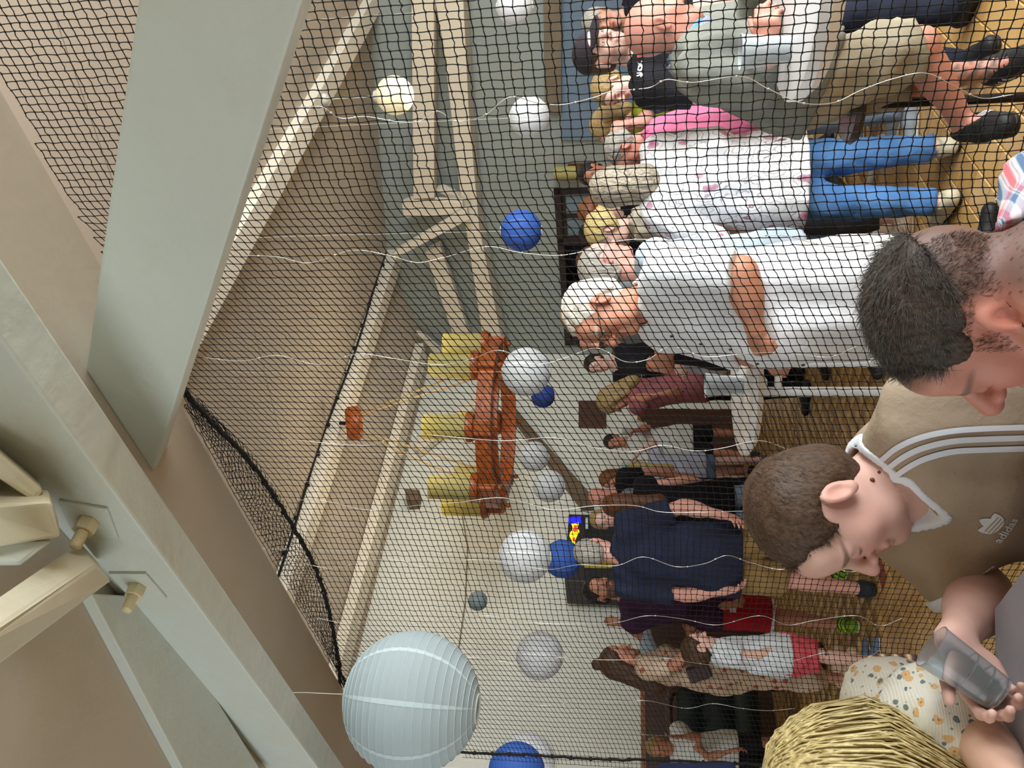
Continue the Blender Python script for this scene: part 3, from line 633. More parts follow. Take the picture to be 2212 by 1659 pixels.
# ------------------------------------------------------------------ soft bodies: signed distance fields turned into one skin
f32 = np.float32
def smin(a, b, k):
    if k <= 1e-6: return np.minimum(a, b)
    h = np.clip(.5 + .5 * (b - a) / k, 0, 1); return b * (1 - h) + a * h - k * h * (1 - h)
class SDF:
    def __init__(s): s.p = []; s.cuts = []; s.disp = None; s.post = None
    def cap(s, a, b, ra, rb=None, k=.02, f=None, op=1, cut=(0, 0), inf=0.0):
        a = np.asarray(a, float); b = np.asarray(b, float); rb = ra if rb is None else rb
        s.p.append(dict(t=0, a=a, b=b, ra=ra + inf, rb=rb + inf, k=k, f=f, op=op, cut=cut)); return s
    def ell(s, c, r, R=None, k=.02, op=1):
        s.p.append(dict(t=1, c=np.asarray(c, float), r=np.asarray(r, float) * np.ones(3), R=np.eye(3) if R is None else np.asarray(R), k=k, op=op)); return s
    def cutp(s, pt, n): s.cuts.append((np.asarray(pt, float), nrm(n))); return s
    def bound(s, p):
        if p['t'] == 0:
            m = max(p['ra'], p['rb']); return np.minimum(p['a'], p['b']) - m, np.maximum(p['a'], p['b']) + m
        m = p['r'].max(); return p['c'] - m, p['c'] + m
    def bounds(s):
        L = [s.bound(p) for p in s.p if p['op'] > 0]; return np.min([l for l, _ in L], 0), np.max([h for _, h in L], 0)
    @staticmethod
    def ev(p, X, Y, Z):
        if p['t'] == 0:
            a, ab = p['a'], p['b'] - p['a']; x, y, z = X - f32(a[0]), Y - f32(a[1]), Z - f32(a[2])
            if p['f'] is not None:
                fd, sc = p['f']; g = (x * f32(fd[0]) + y * f32(fd[1]) + z * f32(fd[2])) * f32(1 / sc - 1)
                x, y, z = x + g * f32(fd[0]), y + g * f32(fd[1]), z + g * f32(fd[2]); ab = ab + fd * ((ab @ fd) * (1 / sc - 1))
            L2 = max(ab @ ab, 1e-10); tt = (x * f32(ab[0]) + y * f32(ab[1]) + z * f32(ab[2])) * f32(1 / L2); t = np.clip(tt, 0, 1)
            d = np.sqrt((x - t * f32(ab[0])) ** 2 + (y - t * f32(ab[1])) ** 2 + (z - t * f32(ab[2])) ** 2 + f32(1e-12)) - (f32(p['ra']) + f32(p['rb'] - p['ra']) * t)
            L = math.sqrt(L2)
            if p['cut'][0]: d = np.maximum(d, -tt * f32(L))
            if p['cut'][1]: d = np.maximum(d, (tt - 1) * f32(L))
            return d
        c, R, r = p['c'], p['R'], p['r']; x, y, z = X - f32(c[0]), Y - f32(c[1]), Z - f32(c[2])
        u = [(x * f32(R[i][0]) + y * f32(R[i][1]) + z * f32(R[i][2])) for i in range(3)]
        k0 = np.sqrt(sum((u[i] / f32(r[i])) ** 2 for i in range(3)) + f32(1e-9)); k1 = np.sqrt(sum((u[i] / f32(r[i] ** 2)) ** 2 for i in range(3)) + f32(1e-9))
        return k0 * (k0 - 1) / k1
    def eval(s, Q):
        Q = np.asarray(Q, f32); X, Y, Z = Q[:, 0], Q[:, 1], Q[:, 2]; d = np.full(len(Q), 1.0, f32)
        for p in s.p:
            e = s.ev(p, X, Y, Z); d = smin(d, e, p['k']) if p['op'] > 0 else -smin(-d, e, p['k'])
        if s.disp is not None: d = d + s.disp(X, Y, Z).astype(f32)
        for c, n in s.cuts: d = np.maximum(d, (X - c[0]) * n[0] + (Y - c[1]) * n[1] + (Z - c[2]) * n[2])
        return d
    def project(s, Q, off=0.0, it=5):
        Q = np.array(Q, float); e = .002
        for _ in range(it):
            d = s.eval(Q); g = np.stack([s.eval(Q + np.eye(3)[i] * e) - s.eval(Q - np.eye(3)[i] * e) for i in range(3)], 1) / (2 * e)
            g /= np.linalg.norm(g, axis=1, keepdims=True) + 1e-6; Q = Q - g * (d - off)[:, None]
        return Q
    def mesh(s, vox, lo=None, hi=None):
        L, H = s.bounds(); L = L if lo is None else np.maximum(L - .01, lo); H = H if hi is None else np.minimum(H + .01, hi)
        L = L - 2.5 * vox; H = H + 2.5 * vox; n = np.maximum(np.ceil((H - L) / vox).astype(int) + 1, 3)
        ax = [(L[i] + np.arange(n[i]) * vox).astype(f32) for i in range(3)]; D = np.full(n, .2, f32)
        for p in s.p:
            l, h = s.bound(p); m = p['k'] * 1.2 + 2 * vox; i0 = np.clip(((l - m - L) / vox).astype(int), 0, n); i1 = np.clip(((h + m - L) / vox).astype(int) + 2, 0, n)
            if (i1 <= i0).any(): continue
            sl = tuple(slice(i0[k], i1[k]) for k in range(3))
            e = s.ev(p, ax[0][sl[0]][:, None, None], ax[1][sl[1]][None, :, None], ax[2][sl[2]][None, None, :])
            D[sl] = smin(D[sl], e, p['k']) if p['op'] > 0 else -smin(-D[sl], e, p['k'])
        X, Y, Z = ax[0][:, None, None], ax[1][None, :, None], ax[2][None, None, :]
        if s.disp is not None: D = D + s.disp(X, Y, Z).astype(f32)
        for c, nn in s.cuts: D = np.maximum(D, (X - f32(c[0])) * f32(nn[0]) + (Y - f32(c[1])) * f32(nn[1]) + (Z - f32(c[2])) * f32(nn[2]))
        if s.post is not None: D = s.post(D, X, Y, Z).astype(f32)
        D[0] = D[-1] = .2; D[:, 0] = D[:, -1] = .2; D[:, :, 0] = D[:, :, -1] = .2
        return surface_nets(D, L, vox)
def surface_nets(D, L, vox):
    S = D < 0; n = np.array(D.shape) - 1; cnt = np.zeros(n, np.int8); C = [(i, j, k) for i in (0, 1) for j in (0, 1) for k in (0, 1)]
    for c in C: cnt += S[c[0]:c[0] + n[0], c[1]:c[1] + n[1], c[2]:c[2] + n[2]]
    cells = np.argwhere((cnt > 0) & (cnt < 8)); idx = np.full(n, -1, np.int32); idx[tuple(cells.T)] = np.arange(len(cells))
    acc = np.zeros((len(cells), 3)); num = np.zeros(len(cells)); vals = {c: D[cells[:, 0] + c[0], cells[:, 1] + c[1], cells[:, 2] + c[2]] for c in C}
    for c in C:
        for a in range(3):
            if c[a]: continue
            c2 = list(c); c2[a] = 1; c2 = tuple(c2); v0, v1 = vals[c], vals[c2]; m = (v0 < 0) != (v1 < 0)
            t = v0[m] / (v0[m] - v1[m]); p = np.tile(np.array(c, float), (m.sum(), 1)); p[:, a] += t; acc[m] += p; num[m] += 1
    V = L + (cells + acc / np.maximum(num, 1)[:, None]) * vox; Fs = []
    for a in range(3):
        b, c = (a + 1) % 3, (a + 2) % 3; s0 = [slice(None)] * 3; s1 = [slice(None)] * 3; s0[a] = slice(0, -1); s1[a] = slice(1, None)
        E = S[tuple(s0)] != S[tuple(s1)]; e = np.argwhere(E); e = e[(e[:, b] > 0) & (e[:, c] > 0) & (e[:, b] < n[b]) & (e[:, c] < n[c])]
        inside = S[tuple(e.T)]; q = []
        for db, dc in ((-1, -1), (0, -1), (0, 0), (-1, 0)):
            t = e.copy(); t[:, b] += db; t[:, c] += dc; q.append(idx[tuple(t.T)])
        q = np.stack(q, 1); q[~inside] = q[~inside][:, ::-1]; Fs.append(q)
    Fa = np.concatenate(Fs); return V, Fa[(Fa >= 0).all(1)]
def keep(V, F, mask):
    F = F[mask[F].all(1)] if mask.dtype == bool else F; u, inv = np.unique(F, return_inverse=True); return V[u], inv.reshape(F.shape)
def folds(amp, wl, seed, vert=.35):
    """soft cloth folds"""
    r = np.random.default_rng(seed); W = []
    for _ in range(5):
        v = r.normal(size=3); v[2] *= vert; v = nrm(v) * 2 * math.pi / (wl * r.uniform(.7, 1.6)); W.append((v.astype(f32), f32(r.uniform(0, 6.28)), f32(amp * r.uniform(.3, .8))))
    return lambda X, Y, Z: sum(a * np.sin(X * v[0] + Y * v[1] + Z * v[2] + p + f32(.8) * np.sin((Y - X) * f32(9) + Z * f32(7))) for v, p, a in W)
def smooth_obj(name, VF, material, parent, colors=None):
    V, F = VF; me = make_mesh(name, local_to(V, parent), F, True)
    if colors is not None:
        at = me.color_attributes.new('Col', 'FLOAT_COLOR', 'POINT'); c4 = np.ones((len(V), 4), f32); c4[:, :3] = colors; at.data.foreach_set('color', c4.ravel())
    return obj(name, me, material, parent)

# ------------------------------------------------------------------ materials for people
def skin_mat():
    t = NT('skin'); a = t.n('ShaderNodeVertexColor'); a.layer_name = 'Col'; v = t.coord('Object')
    n = t.noise(v, 25, 4); t.col(t.mix(t.ramp(n, [(.35, (0, 0, 0)), (.75, (.16, .16, .16))]), a.outputs[0], (.42, .14, .10)))
    t.rough(.5); t.b.inputs['Specular IOR Level'].default_value = .35; t.bump(t.noise(v, 350, 2), .08, .002); return t.m
M_skin = skin_mat()
def cloth(name, color, color2=None, wr=.25, rough=.85, sc=7.0, fine=260):
    if name in MATS: return MATS[name]
    t = NT(name); v = t.coord('Object'); c = srgb(color); c2 = srgb(color2) if color2 else tuple(x * .82 for x in c)
    n = t.noise(v, 5, 4); t.col(t.ramp(n, [(.3, c2), (.68, c)])); t.rough(rough); t.b.inputs['Specular IOR Level'].default_value = .2
    h = t.math('ADD', t.math('MULTIPLY', t.noise(v, sc, 4, .55), 1.0), t.math('MULTIPLY', t.noise(v, fine, 2), .04)); t.bump(h, wr, .03); MATS[name] = t.m; return t.m
def hair_mat(name, c1, c2, sc=(130, 130, 7)):
    if name in MATS: return MATS[name]
    t = NT(name); v = t.coord('Object', sc); n = t.noise(v, 1.6, 3, .6)
    t.col(t.ramp(n, [(.3, srgb(c1)), (.7, srgb(c2))])); t.rough(.5); t.b.inputs['Specular IOR Level'].default_value = .25; t.bump(n, .35, .005); MATS[name] = t.m; return t.m
SKIN = dict(fair='#dcb5a6', pink='#d69f90', tan='#b98268', red='#c58a78', brown='#a06c52')

# ------------------------------------------------------------------ people
def frame(fwd, up):
    u = nrm(up); f = np.asarray(fwd, float); f = nrm(f - u * (f @ u)); r = np.cross(f, u); return r, f, u
def head_prims(S, H, R, s=1.0, female=False, chin=0.0, nose=1.0, jaw=1.0):
    r, f, u = R; L = lambda x, y, z: H + (r * x + f * y + u * z) * s; M = np.array([r, f, u])
    S.ell(L(0, -.012, .030), np.array([.076, .096, .086]) * s, M, .02)
    S.ell(L(0, .026, -.034), np.array([.060 * jaw, .066, .080]) * s, M, .03 * s)
    S.cap(L(-.030 * jaw, .045, -.085), L(.030 * jaw, .045, -.085), .024 * s, k=.03 * s); S.ell(L(0, .074, -.097 - chin), .021 * s, M, .025 * s)
    for q in (-1, 1): S.ell(L(q * .040, .058, -.026), np.array([.024, .024, .026]) * s, M, .025 * s)
    S.cap(L(-.034, .080, .016), L(.034, .080, .016), .012 * s, k=.018 * s)
    S.ell(L(0, .068, .045), np.array([.05, .03, .035]) * s, M, .02 * s)
    for q in (-1, 1): S.ell(L(q * .031, .102, -.002), np.array([.017, .016, .012]) * s, M, .012 * s, -1)
    for q in (-1, 1): S.ell(L(q * .031, .079, -.002), .0128 * s, M, .003 * s)
    S.cap(L(0, .088, .010), L(0, .108 + .006 * nose, -.028), .008 * s, .0125 * s * nose, k=.010 * s)
    for q in (-1, 1): S.ell(L(q * .0125, .100, -.033), np.array([.009, .011, .008]) * s, M, .006 * s)
    S.cap(L(-.019, .089, -.060), L(.019, .089, -.060), .0058 * s, k=.008 * s); S.cap(L(-.015, .089, -.069), L(.015, .089, -.069), .0068 * s, k=.007 * s)
    S.ell(L(0, .101, -.0645), np.array([.022, .006, .0022]) * s, M, .003 * s, -1)
    for q in (-1, 1):
        er = nrm(r * q * .92 - f * .38); ef = np.cross(er, u); E = np.array([er, ef, u]); c = L(q * .079, -.008, -.006)
        S.ell(c, np.array([.0075, .019, .032]) * s, E, .006 * s); S.ell(c + er * .007 * s + ef * .002 * s, np.array([.006, .011, .020]) * s, E, .004 * s, -1)
        S.ell(c - u * .026 * s, .009 * s, E, .008 * s)
def head_cols(V, base, H, R, s, face):
    """face colouring in head coordinates: eyes, brows, lips, flush, beard"""
    r, f, u = R; q = (V - H) / s; x, y, z = q @ r, q @ f, q @ u; C = np.tile(np.array(base), (len(V), 1)); ax = np.abs(x)
    def mixin(w, c): C[:] = C * (1 - w[:, None]) + np.array(c)[None] * w[:, None]
    ss = lambda d, wdt: np.clip(.5 - d / wdt, 0, 1)
    near = (np.abs(z) < .16) & (np.abs(x) < .11) & (np.abs(y) < .15)
    flush = np.exp(-((ax - .042) / .022) ** 2 - ((z + .03) / .028) ** 2) * (y > .03) + np.exp(-(x / .014) ** 2 - ((z + .03) / .02) ** 2) * (y > .09) + .8 * np.exp(-((ax - .082) / .012) ** 2 - ((z + .005) / .035) ** 2)
    mixin(np.clip(flush, 0, 1) * face.get('flush', .35) * near, tuple(np.array(base) * (.95, .55, .5)))
    lip = ss(np.sqrt((x / .024) ** 2 + ((z + .0645) / .0115) ** 2) - 1, .35) * (y > .07) * near; mixin(lip * .75, face.get('lip', tuple(np.array(base) * (.8, .42, .4))))
    mixin(ss(np.sqrt((x / .023) ** 2 + ((z + .0642) / .0022) ** 2) - 1, .6) * (y > .07) * near * .8, (.12, .03, .03))
    bc = face.get('brow', (.05, .03, .02)); brow = ss(np.sqrt(((ax - .033) / .021) ** 2 + ((z - .020 + (ax - .033) ** 2 * 4) / .0058) ** 2) - 1, .5) * (y > .05) * near; mixin(brow * .9, bc)
    if face.get('closed'):
        mixin(ss(np.sqrt(((ax - .031) / .015) ** 2 + ((z + .008) / .0030) ** 2) - 1, .8) * (y > .05) * near * .9, (.07, .035, .03))
        mixin(ss(np.sqrt(((ax - .031) / .017) ** 2 + ((z + .002) / .010) ** 2) - 1, .8) * (y > .05) * near * .25, tuple(np.array(base) * (.7, .45, .45)))
    else:
        eye = np.sqrt(((ax - .031) / .0135) ** 2 + ((z + .002) / .0062) ** 2); mixin(ss(eye - 1.25, .4) * (y > .05) * near * .7, (.10, .05, .04)); mixin(ss(eye - .95, .2) * (y > .05) * near, (.62, .58, .55))
        mixin(ss(np.sqrt((ax - .031) ** 2 + (z + .002) ** 2) / .0062 - 1, .3) * (eye < 1.1) * (y > .05) * near, face.get('iris', (.04, .03, .02)))
    if face.get('beard'):
        bl = np.clip((-.030 - z + (y < .06) * .0) / .02, 0, 1) * (y > -.005) * near + ss(np.sqrt((x / .030) ** 2 + ((z + .046) / .012) ** 2) - 1, .5) * (y > .07) * near
        bl = np.clip(bl, 0, 1) * (1 - lip) * (z > -.135); mixin(bl * face['beard'], face.get('beardc', bc))
    if face.get('stubble_scalp'):
        hl = np.clip((z - .030 - y * .30) / .03, 0, 1) + np.clip((-.02 - y) / .03, 0, 1) * np.clip((z + .09) / .03, 0, 1); mixin(np.clip(hl, 0, 1) * near * face['stubble_scalp'], face.get('scalpc', bc))
    return C
def finger(S, base, d1, n, L, r, curl, k=.006):
    """three bones bending towards -n"""
    p = np.asarray(base, float); d = nrm(d1)
    for i, (fr, c) in enumerate(((.45, curl[0]), (.31, curl[1]), (.24, curl[2]))):
        ax = np.cross(d, n); d = nrm(d * math.cos(c) - n * math.sin(c)); n = nrm(np.cross(ax, d)); q = p + d * L * fr
        S.cap(p, q, r * (1 - .1 * i), r * (.92 - .1 * i), k=k); p = q
    return p
def hand_prims(S, w, d, n, side, s=1.0, curl=(.35, .45, .3), spread=.10, thumb=.6, tcurl=.3):
    """w wrist, d towards the knuckles, n back-of-hand normal, side +1 if the thumb lies along cross(d, n)"""
    d = nrm(d); n = nrm(np.asarray(n) - d * (np.asarray(n) @ d)); l = np.cross(d, n) * side
    pc_ = w + d * .045 * s; S.cap(w, w + d * .03 * s, .026 * s, .030 * s, k=.015 * s, f=(n, .75))
    S.cap(pc_ - l * .018 * s + d * .005 * s, pc_ + l * .018 * s + d * .005 * s, .0245 * s, k=.014 * s, f=(n, .55)); S.cap(w + d * .072 * s - l * .025 * s, w + d * .076 * s + l * .022 * s, .0135 * s, k=.014 * s)
    for i, (o, L, r) in enumerate(((.028, .070, .0092), (.0095, .080, .0095), (-.0095, .074, .0090), (-.027, .058, .0080))):
        finger(S, w + d * (.082 - .004 * abs(i - 1)) * s + l * o * s, d + l * spread * (1.2 - i * .8), n, L * s, r * s, [c * (1 + .08 * i) for c in curl])
    tb = w + d * .030 * s + l * .024 * s; td = nrm(d * math.cos(thumb) + l * math.sin(thumb) - n * .25); S.cap(w + d * .015 * s + l * .008 * s, tb, .018 * s, .0135 * s, k=.012 * s)
    t1 = tb + td * .034 * s; S.cap(tb, t1, .0125 * s, .0108 * s, k=.006); t2 = nrm(td + d * tcurl - n * .2); S.cap(t1, t1 + t2 * .030 * s, .0108 * s, .0085 * s, k=.004)
def skeleton(base, h, yaw, g=1.0, female=False, stance=.10, arms=None):
    ya = math.radians(yaw); F = np.array([-math.sin(ya), math.cos(ya), 0]); R = np.array([math.cos(ya), math.sin(ya), 0]); U = np.array([0, 0, 1.0]); B = np.array([base[0], base[1], 0.0]); k = h / 1.75
    at = lambda x, y, z: B + R * x * k + F * y * k + U * z * k; sw = .185 if not female else .165
    J = dict(pel=at(0, 0, .93), wai=at(0, .005, 1.10), che=at(0, 0, 1.28), nb=at(0, -.015, 1.475), head=at(0, .02, 1.638))
    for n_, q in (('l', -1), ('r', 1)):
        J[n_ + 'sh'] = at(q * sw, -.01, 1.415); J[n_ + 'el'] = at(q * (sw + .055), -.02, 1.12); J[n_ + 'wr'] = at(q * (sw + .05), .06, .87)
        J[n_ + 'hip'] = at(q * .088, 0, .90); J[n_ + 'kn'] = at(q * (.088 + stance * .3), .01, .49); J[n_ + 'an'] = at(q * (.088 + stance * .5), -.02, .075); J[n_ + 'toe'] = at(q * (.10 + stance * .75), .13, .03)
    J['k'] = k; J['g'] = g; J['F'] = F; J['R'] = R; J['U'] = U; J['hf'] = F; J['hu'] = U; J['fem'] = female; J['hs'] = 1.0 * min(1.0, .55 + .45 * k); return J
def from_top(x, y, d, yaw, g=1.0, **kw):
    """standing person whose crown is at photo pixel (x, y), at distance d"""
    r = ray(x, y); p = EYE + r * (d / r[1]); return skeleton(p[:2], p[2], yaw, g, **kw)
def torso_frame(J):
    up = nrm(J['nb'] - J['pel']); R = J['rsh'] - J['lsh']; R = nrm(R - up * (R @ up)); return R, nrm(np.cross(up, R)), up
def body_sdf(J, hands=True, feet=False, face=None, curl=(.35, .45, .3)):
    S = SDF(); k = J['k']; g = J['g']; R, F, up = torso_frame(J); fm = J['fem']; af = (F, .70)
    S.cap(J['pel'], J['wai'], .150 * k * g, (.128 if fm else .138) * k * g, .05, (F, .74)); S.cap(J['wai'], J['che'], (.128 if fm else .138) * k * g, .150 * k * g, .05, af)
    S.cap(J['che'], J['nb'] - up * .10 * k, .150 * k * g, .115 * k * g, .05, af)
    S.cap(J['lsh'], J['rsh'], .056 * k, k=.05)
    hb = J['head'] - J['hu'] * .055 * J['hs'] - J['hf'] * .012; S.cap(J['nb'] - up * .03, hb, .058 * k * (.85 if fm else 1), .052 * k * (.88 if fm else 1), .035)
    for n_ in 'lr':
        S.cap(J['nb'] - up * .02, J[n_ + 'sh'], .052 * k, .054 * k, .04); a = .86 if fm else 1.0; ag = a * (1 + (g - 1) * .5)
        S.cap(J[n_ + 'sh'], J[n_ + 'el'], .053 * k * ag, .042 * k * ag, .03); S.cap(J[n_ + 'el'], J[n_ + 'wr'], .043 * k * ag, .027 * k * ag, .015)
        fa = J[n_ + 'wr'] - J[n_ + 'el']; S.ell(J[n_ + 'el'] + fa * .28, np.array([.046, .046, .085]) * k * ag, np.array(frame(F if abs(nrm(fa) @ F) < .9 else up, fa)), .03)
        S.cap(J[n_ + 'hip'], J[n_ + 'kn'], .086 * k * g, .057 * k, .045); S.cap(J[n_ + 'kn'], J[n_ + 'an'], .054 * k, .034 * k, .02)
        sh = J[n_ + 'an'] - J[n_ + 'kn']; bk = J[n_ + 'toe'] - J[n_ + 'an']; bk = nrm(bk - nrm(sh) * (bk @ nrm(sh))); S.ell(J[n_ + 'kn'] + sh * .30 - bk * .018 * k, np.array([.050, .050, .115]) * k, np.array(frame(bk, sh)), .03)
        tv = nrm(J[n_ + 'toe'] - J[n_ + 'an']); S.cap(J[n_ + 'an'] - up * .0, J[n_ + 'an'] + (J[n_ + 'toe'] - J[n_ + 'an']) * .5, .036 * k, .030 * k, .02); S.cap(J[n_ + 'an'] + (J[n_ + 'toe'] - J[n_ + 'an']) * .4, J[n_ + 'toe'], .032 * k, .022 * k, .02)
        if hands:
            hd = J.get(n_ + 'hd'); hd = nrm(fa) if hd is None else nrm(hd); hn = J.get(n_ + 'hn'); hn = (R * (-1 if n_ == 'l' else 1)) if hn is None else nrm(hn)
            lat = np.cross(hd, nrm(hn - hd * (hn @ hd))); ts = J.get(n_ + 'th'); ts = (F if ts is None else ts); sd = 1 if lat @ ts >= 0 else -1
            hand_prims(S, J[n_ + 'wr'], hd, hn, sd, k * J.get('hk', 1.0), J.get(n_ + 'curl', curl), thumb=J.get(n_ + 'tb', .6), spread=J.get(n_ + 'sp', .10))
    head_prims(S, J['head'], frame(J['hf'], J['hu']), J['hs'], fm, **(face or {}).get('shape', {}))
    return S
def body(J, parent, skin, face, vox=.012, hvox=.005, handvox=None, drop=None, tint=None):
    S = body_sdf(J, face=face); base = srgb(SKIN.get(skin, skin)); RF = frame(J['hf'], J['hu']); H = J['head']; nk = J['nb'] * .35 + H * .65 - J['hu'] * .055 * J['hs']; nd = nrm(H - J['nb'])
    handvox = handvox or max(hvox, .006); rad = .17 * J['hs']
    V, F = S.mesh(vox); parts = []
    hs = [(J[n_ + 'wr'], nrm(J.get(n_ + 'hd') if J.get(n_ + 'hd') is not None else J[n_ + 'wr'] - J[n_ + 'el'])) for n_ in 'lr']
    inh = lambda Q, m: (((Q - nk) @ nd) > m) & (np.linalg.norm(Q - H, axis=1) < rad); ina = lambda Q, w, d, m: (((Q - w) @ d) > m) & (np.linalg.norm(Q - w - d * .09, axis=1) < .17)
    cm = V[F].mean(1); ok = ~inh(cm, 0.0)
    if handvox < vox:
        for w, d in hs: ok &= ~ina(cm, w, d, 0.0)
    if drop is not None: ok &= ~drop(cm)
    parts.append(keep(V, F[ok], np.ones(len(V), bool)))
    V2, F2 = S.mesh(hvox, H - rad - .01, H + rad + .01); c2 = V2[F2].mean(1); parts.append(keep(V2, F2[inh(c2, -vox * .9)], np.ones(len(V2), bool)))
    if handvox < vox:
        for w, d in hs:
            V3, F3 = S.mesh(handvox, w + d * .09 - .14, w + d * .09 + .14); c3 = V3[F3].mean(1); parts.append(keep(V3, F3[ina(c3, w, d, -vox * .9)], np.ones(len(V3), bool)))
    n = 0; VV, FF = [], []
    for v, f_ in parts: VV.append(v); FF.append(f_ + n); n += len(v)
    VV = np.concatenate(VV); FF = np.concatenate(FF); C = head_cols(VV, base, H, RF, J['hs'], face or {})
    if tint is not None: C = tint(VV, C)
    return smooth_obj('body', (VV, FF), M_skin, parent, C), S
def top_sdf(J, sleeve=.6, hem=.12, loose=.016, neck=.0, belly=0.0, flare=0.0, bust=0.0, seed=1, fold=.0035, wl=.10, under=.022, bl=.0, tilt=None):
    """shirt: torso and sleeves, cut clean at hem, cuffs and neckline; hem = metres below the pelvis centre"""
    S = SDF(); k = J['k']; g = J['g']; R, F, up = torso_frame(J); fm = J['fem']; bot = J['pel'] - up * (hem + .03); i = loose; w = .128 if fm else .138
    S.cap(bot, J['wai'], (.152 + flare) * k * g, w * k * g, .05, (F, .76), inf=i * 1.15); S.cap(J['wai'], J['che'], w * k * g, .150 * k * g, .05, (F, .72), inf=i * 1.2); S.cap(J['che'], J['nb'] - up * .10 * k, .150 * k * g, .115 * k * g, .05, (F, .72), inf=i)
    S.cap(J['lsh'], J['rsh'], .056 * k, k=.05, inf=i * .8)
    if belly: S.ell(J['wai'] + F * .06 * k + up * -.03, np.array([.13, .09 + belly, .17]) * k * g, np.array([R, F, up]), .06)
    if bust:
        for q in (-1, 1): S.ell(J['che'] + R * q * .075 * k + F * .085 * k - up * .0, np.array([.06, .045 + bust, .065]) * k, np.array([R, F, up]), .04)
    for n_ in 'lr':
        S.cap(J['nb'] - up * .02, J[n_ + 'sh'], .052 * k, .056 * k, .04, inf=i * .7); a = (.86 if fm else 1.0) * (1 + (g - 1) * .5); sl = sleeve if np.isscalar(sleeve) else sleeve[n_]
        if sl <= 0: continue
        e = J[n_ + 'sh'] + (J[n_ + 'el'] - J[n_ + 'sh']) * min(sl, 1.0); rb = .053 + (.042 - .053) * min(sl, 1)
        S.cap(J[n_ + 'sh'], e, .055 * k * a, rb * k * a, .04, inf=i + .006, cut=(0, 1 if sl <= 1 else 0))
        if sl > 1: S.cap(J[n_ + 'el'], J[n_ + 'el'] + (J[n_ + 'wr'] - J[n_ + 'el']) * (sl - 1), .045 * k * a, (.045 - .016 * (sl - 1)) * k * a, .02, inf=i + .004, cut=(0, 1))
    S.cap(J['pel'] - up * .02, J['pel'] + up * .08, .152 * k * g, .145 * k * g, .05, (F, .78), inf=max(i + .018, bl + .02))
    for n_ in 'lr': S.cap(J[n_ + 'hip'], J[n_ + 'hip'] + (J[n_ + 'kn'] - J[n_ + 'hip']) * .5, .090 * k * g, .080 * k * g, .06, inf=max(.014 + under, bl + .022))
    S.cutp(J['pel'] - up * hem, -up); nd = nrm(J['head'] - J['hu'] * .05 - J['nb']); S.cap(J['nb'] + nd * (-.012 + neck), J['nb'] + nd * .30, (.069 if not fm else .074) * k, k=.010, op=-1); S.cutp(J['nb'] + nd * .055, nd)
    if tilt is not None: S.cutp(J['nb'] + F * tilt, nrm(up * .62 + F * .78))
    S.disp = folds(fold, wl, seed); return S
def bottom_sdf(J, length=1.0, loose=.014, waist=.08, seed=2, taper=1.0, fold=.003, wl=.09, skirt=False):
    """trousers (length 2 = ankle, 1 = knee), or a skirt"""
    S = SDF(); k = J['k']; g = J['g']; R, F, up = torso_frame(J); i = loose
    S.cap(J['pel'] - up * .02, J['pel'] + up * waist, .152 * k * g, .145 * k * g, .05, (F, .78), inf=i)
    for n_ in 'lr':
        a, b, c = J[n_ + 'hip'], J[n_ + 'kn'], J[n_ + 'an']; e = a + (b - a) * min(length, 1.0); rk = (.088 + (.062 - .088) * min(length, 1)) * k
        S.cap(a, e, .090 * k * g, rk * (1.0 if length > 1 else 1.12), .03 if not skirt else .12, inf=i, cut=(0, 1 if length <= 1 else 0))
        if length > 1:
            S.cap(b, b + (c - b) * (length - 1), .064 * k, .048 * k * taper, .03, inf=i, cut=(0, 1)); sh = c - b; bk = J[n_ + 'toe'] - c; bk = nrm(bk - nrm(sh) * (bk @ nrm(sh))); S.ell(b + sh * .30 - bk * .018 * k, (np.array([.050, .050, .115]) + i * 1.1) * k, np.array(frame(bk, sh)), .03)
    S.cutp(J['pel'] + up * waist, up); S.disp = folds(fold, wl, seed, .6); return S
def shoe(J, n_, parent, m_up, m_sole, k=None, low=True, name='shoe', vox=.007, extra=None):
    k = k or J['k']; an, to = J[n_ + 'an'], J[n_ + 'toe']; f = to - an; leg = nrm(an - J[n_ + 'kn']); dn = nrm(J.get(n_ + 'dn', (0, 0, -1))); f = nrm(f - dn * (f @ dn)); r = np.cross(f, -dn); gz = an + dn * .075 * k
    heel = gz - f * .045 * k - dn * .042 * k; toe = gz + f * .185 * k - dn * .036 * k; S = SDF()
    S.cap(heel, gz + f * .06 * k - dn * .05 * k, .042 * k, .044 * k, .03); S.cap(gz + f * .05 * k - dn * .048 * k, toe, .046 * k, .040 * k, .03, (dn, .82)); S.cap(gz - f * .02 * k - dn * .05 * k, an - f * .005 + leg * -.005, .040 * k, .047 * k, .03)
    S.cutp(gz - dn * .014 * k, dn); S.cutp(an - dn * (.022 if low else .06) * k, nrm(-leg * .8 - f * .25)); V, F = S.mesh(vox); sh_ = smooth_obj(name, (V, F), m_up, parent)
    T = SDF(); T.cap(heel, gz + f * .06 * k - dn * .05 * k, .047 * k, .047 * k, .03); T.cap(gz + f * .05 * k - dn * .048 * k, toe, .049 * k, .045 * k, .03, (dn, .95)); T.cutp(gz - dn * .001, dn); T.cutp(gz - dn * .022 * k, -dn)
    smooth_obj('sole', T.mesh(vox * 1.25), m_sole, sh_)
    return S, sh_, (gz, f, r, -dn)
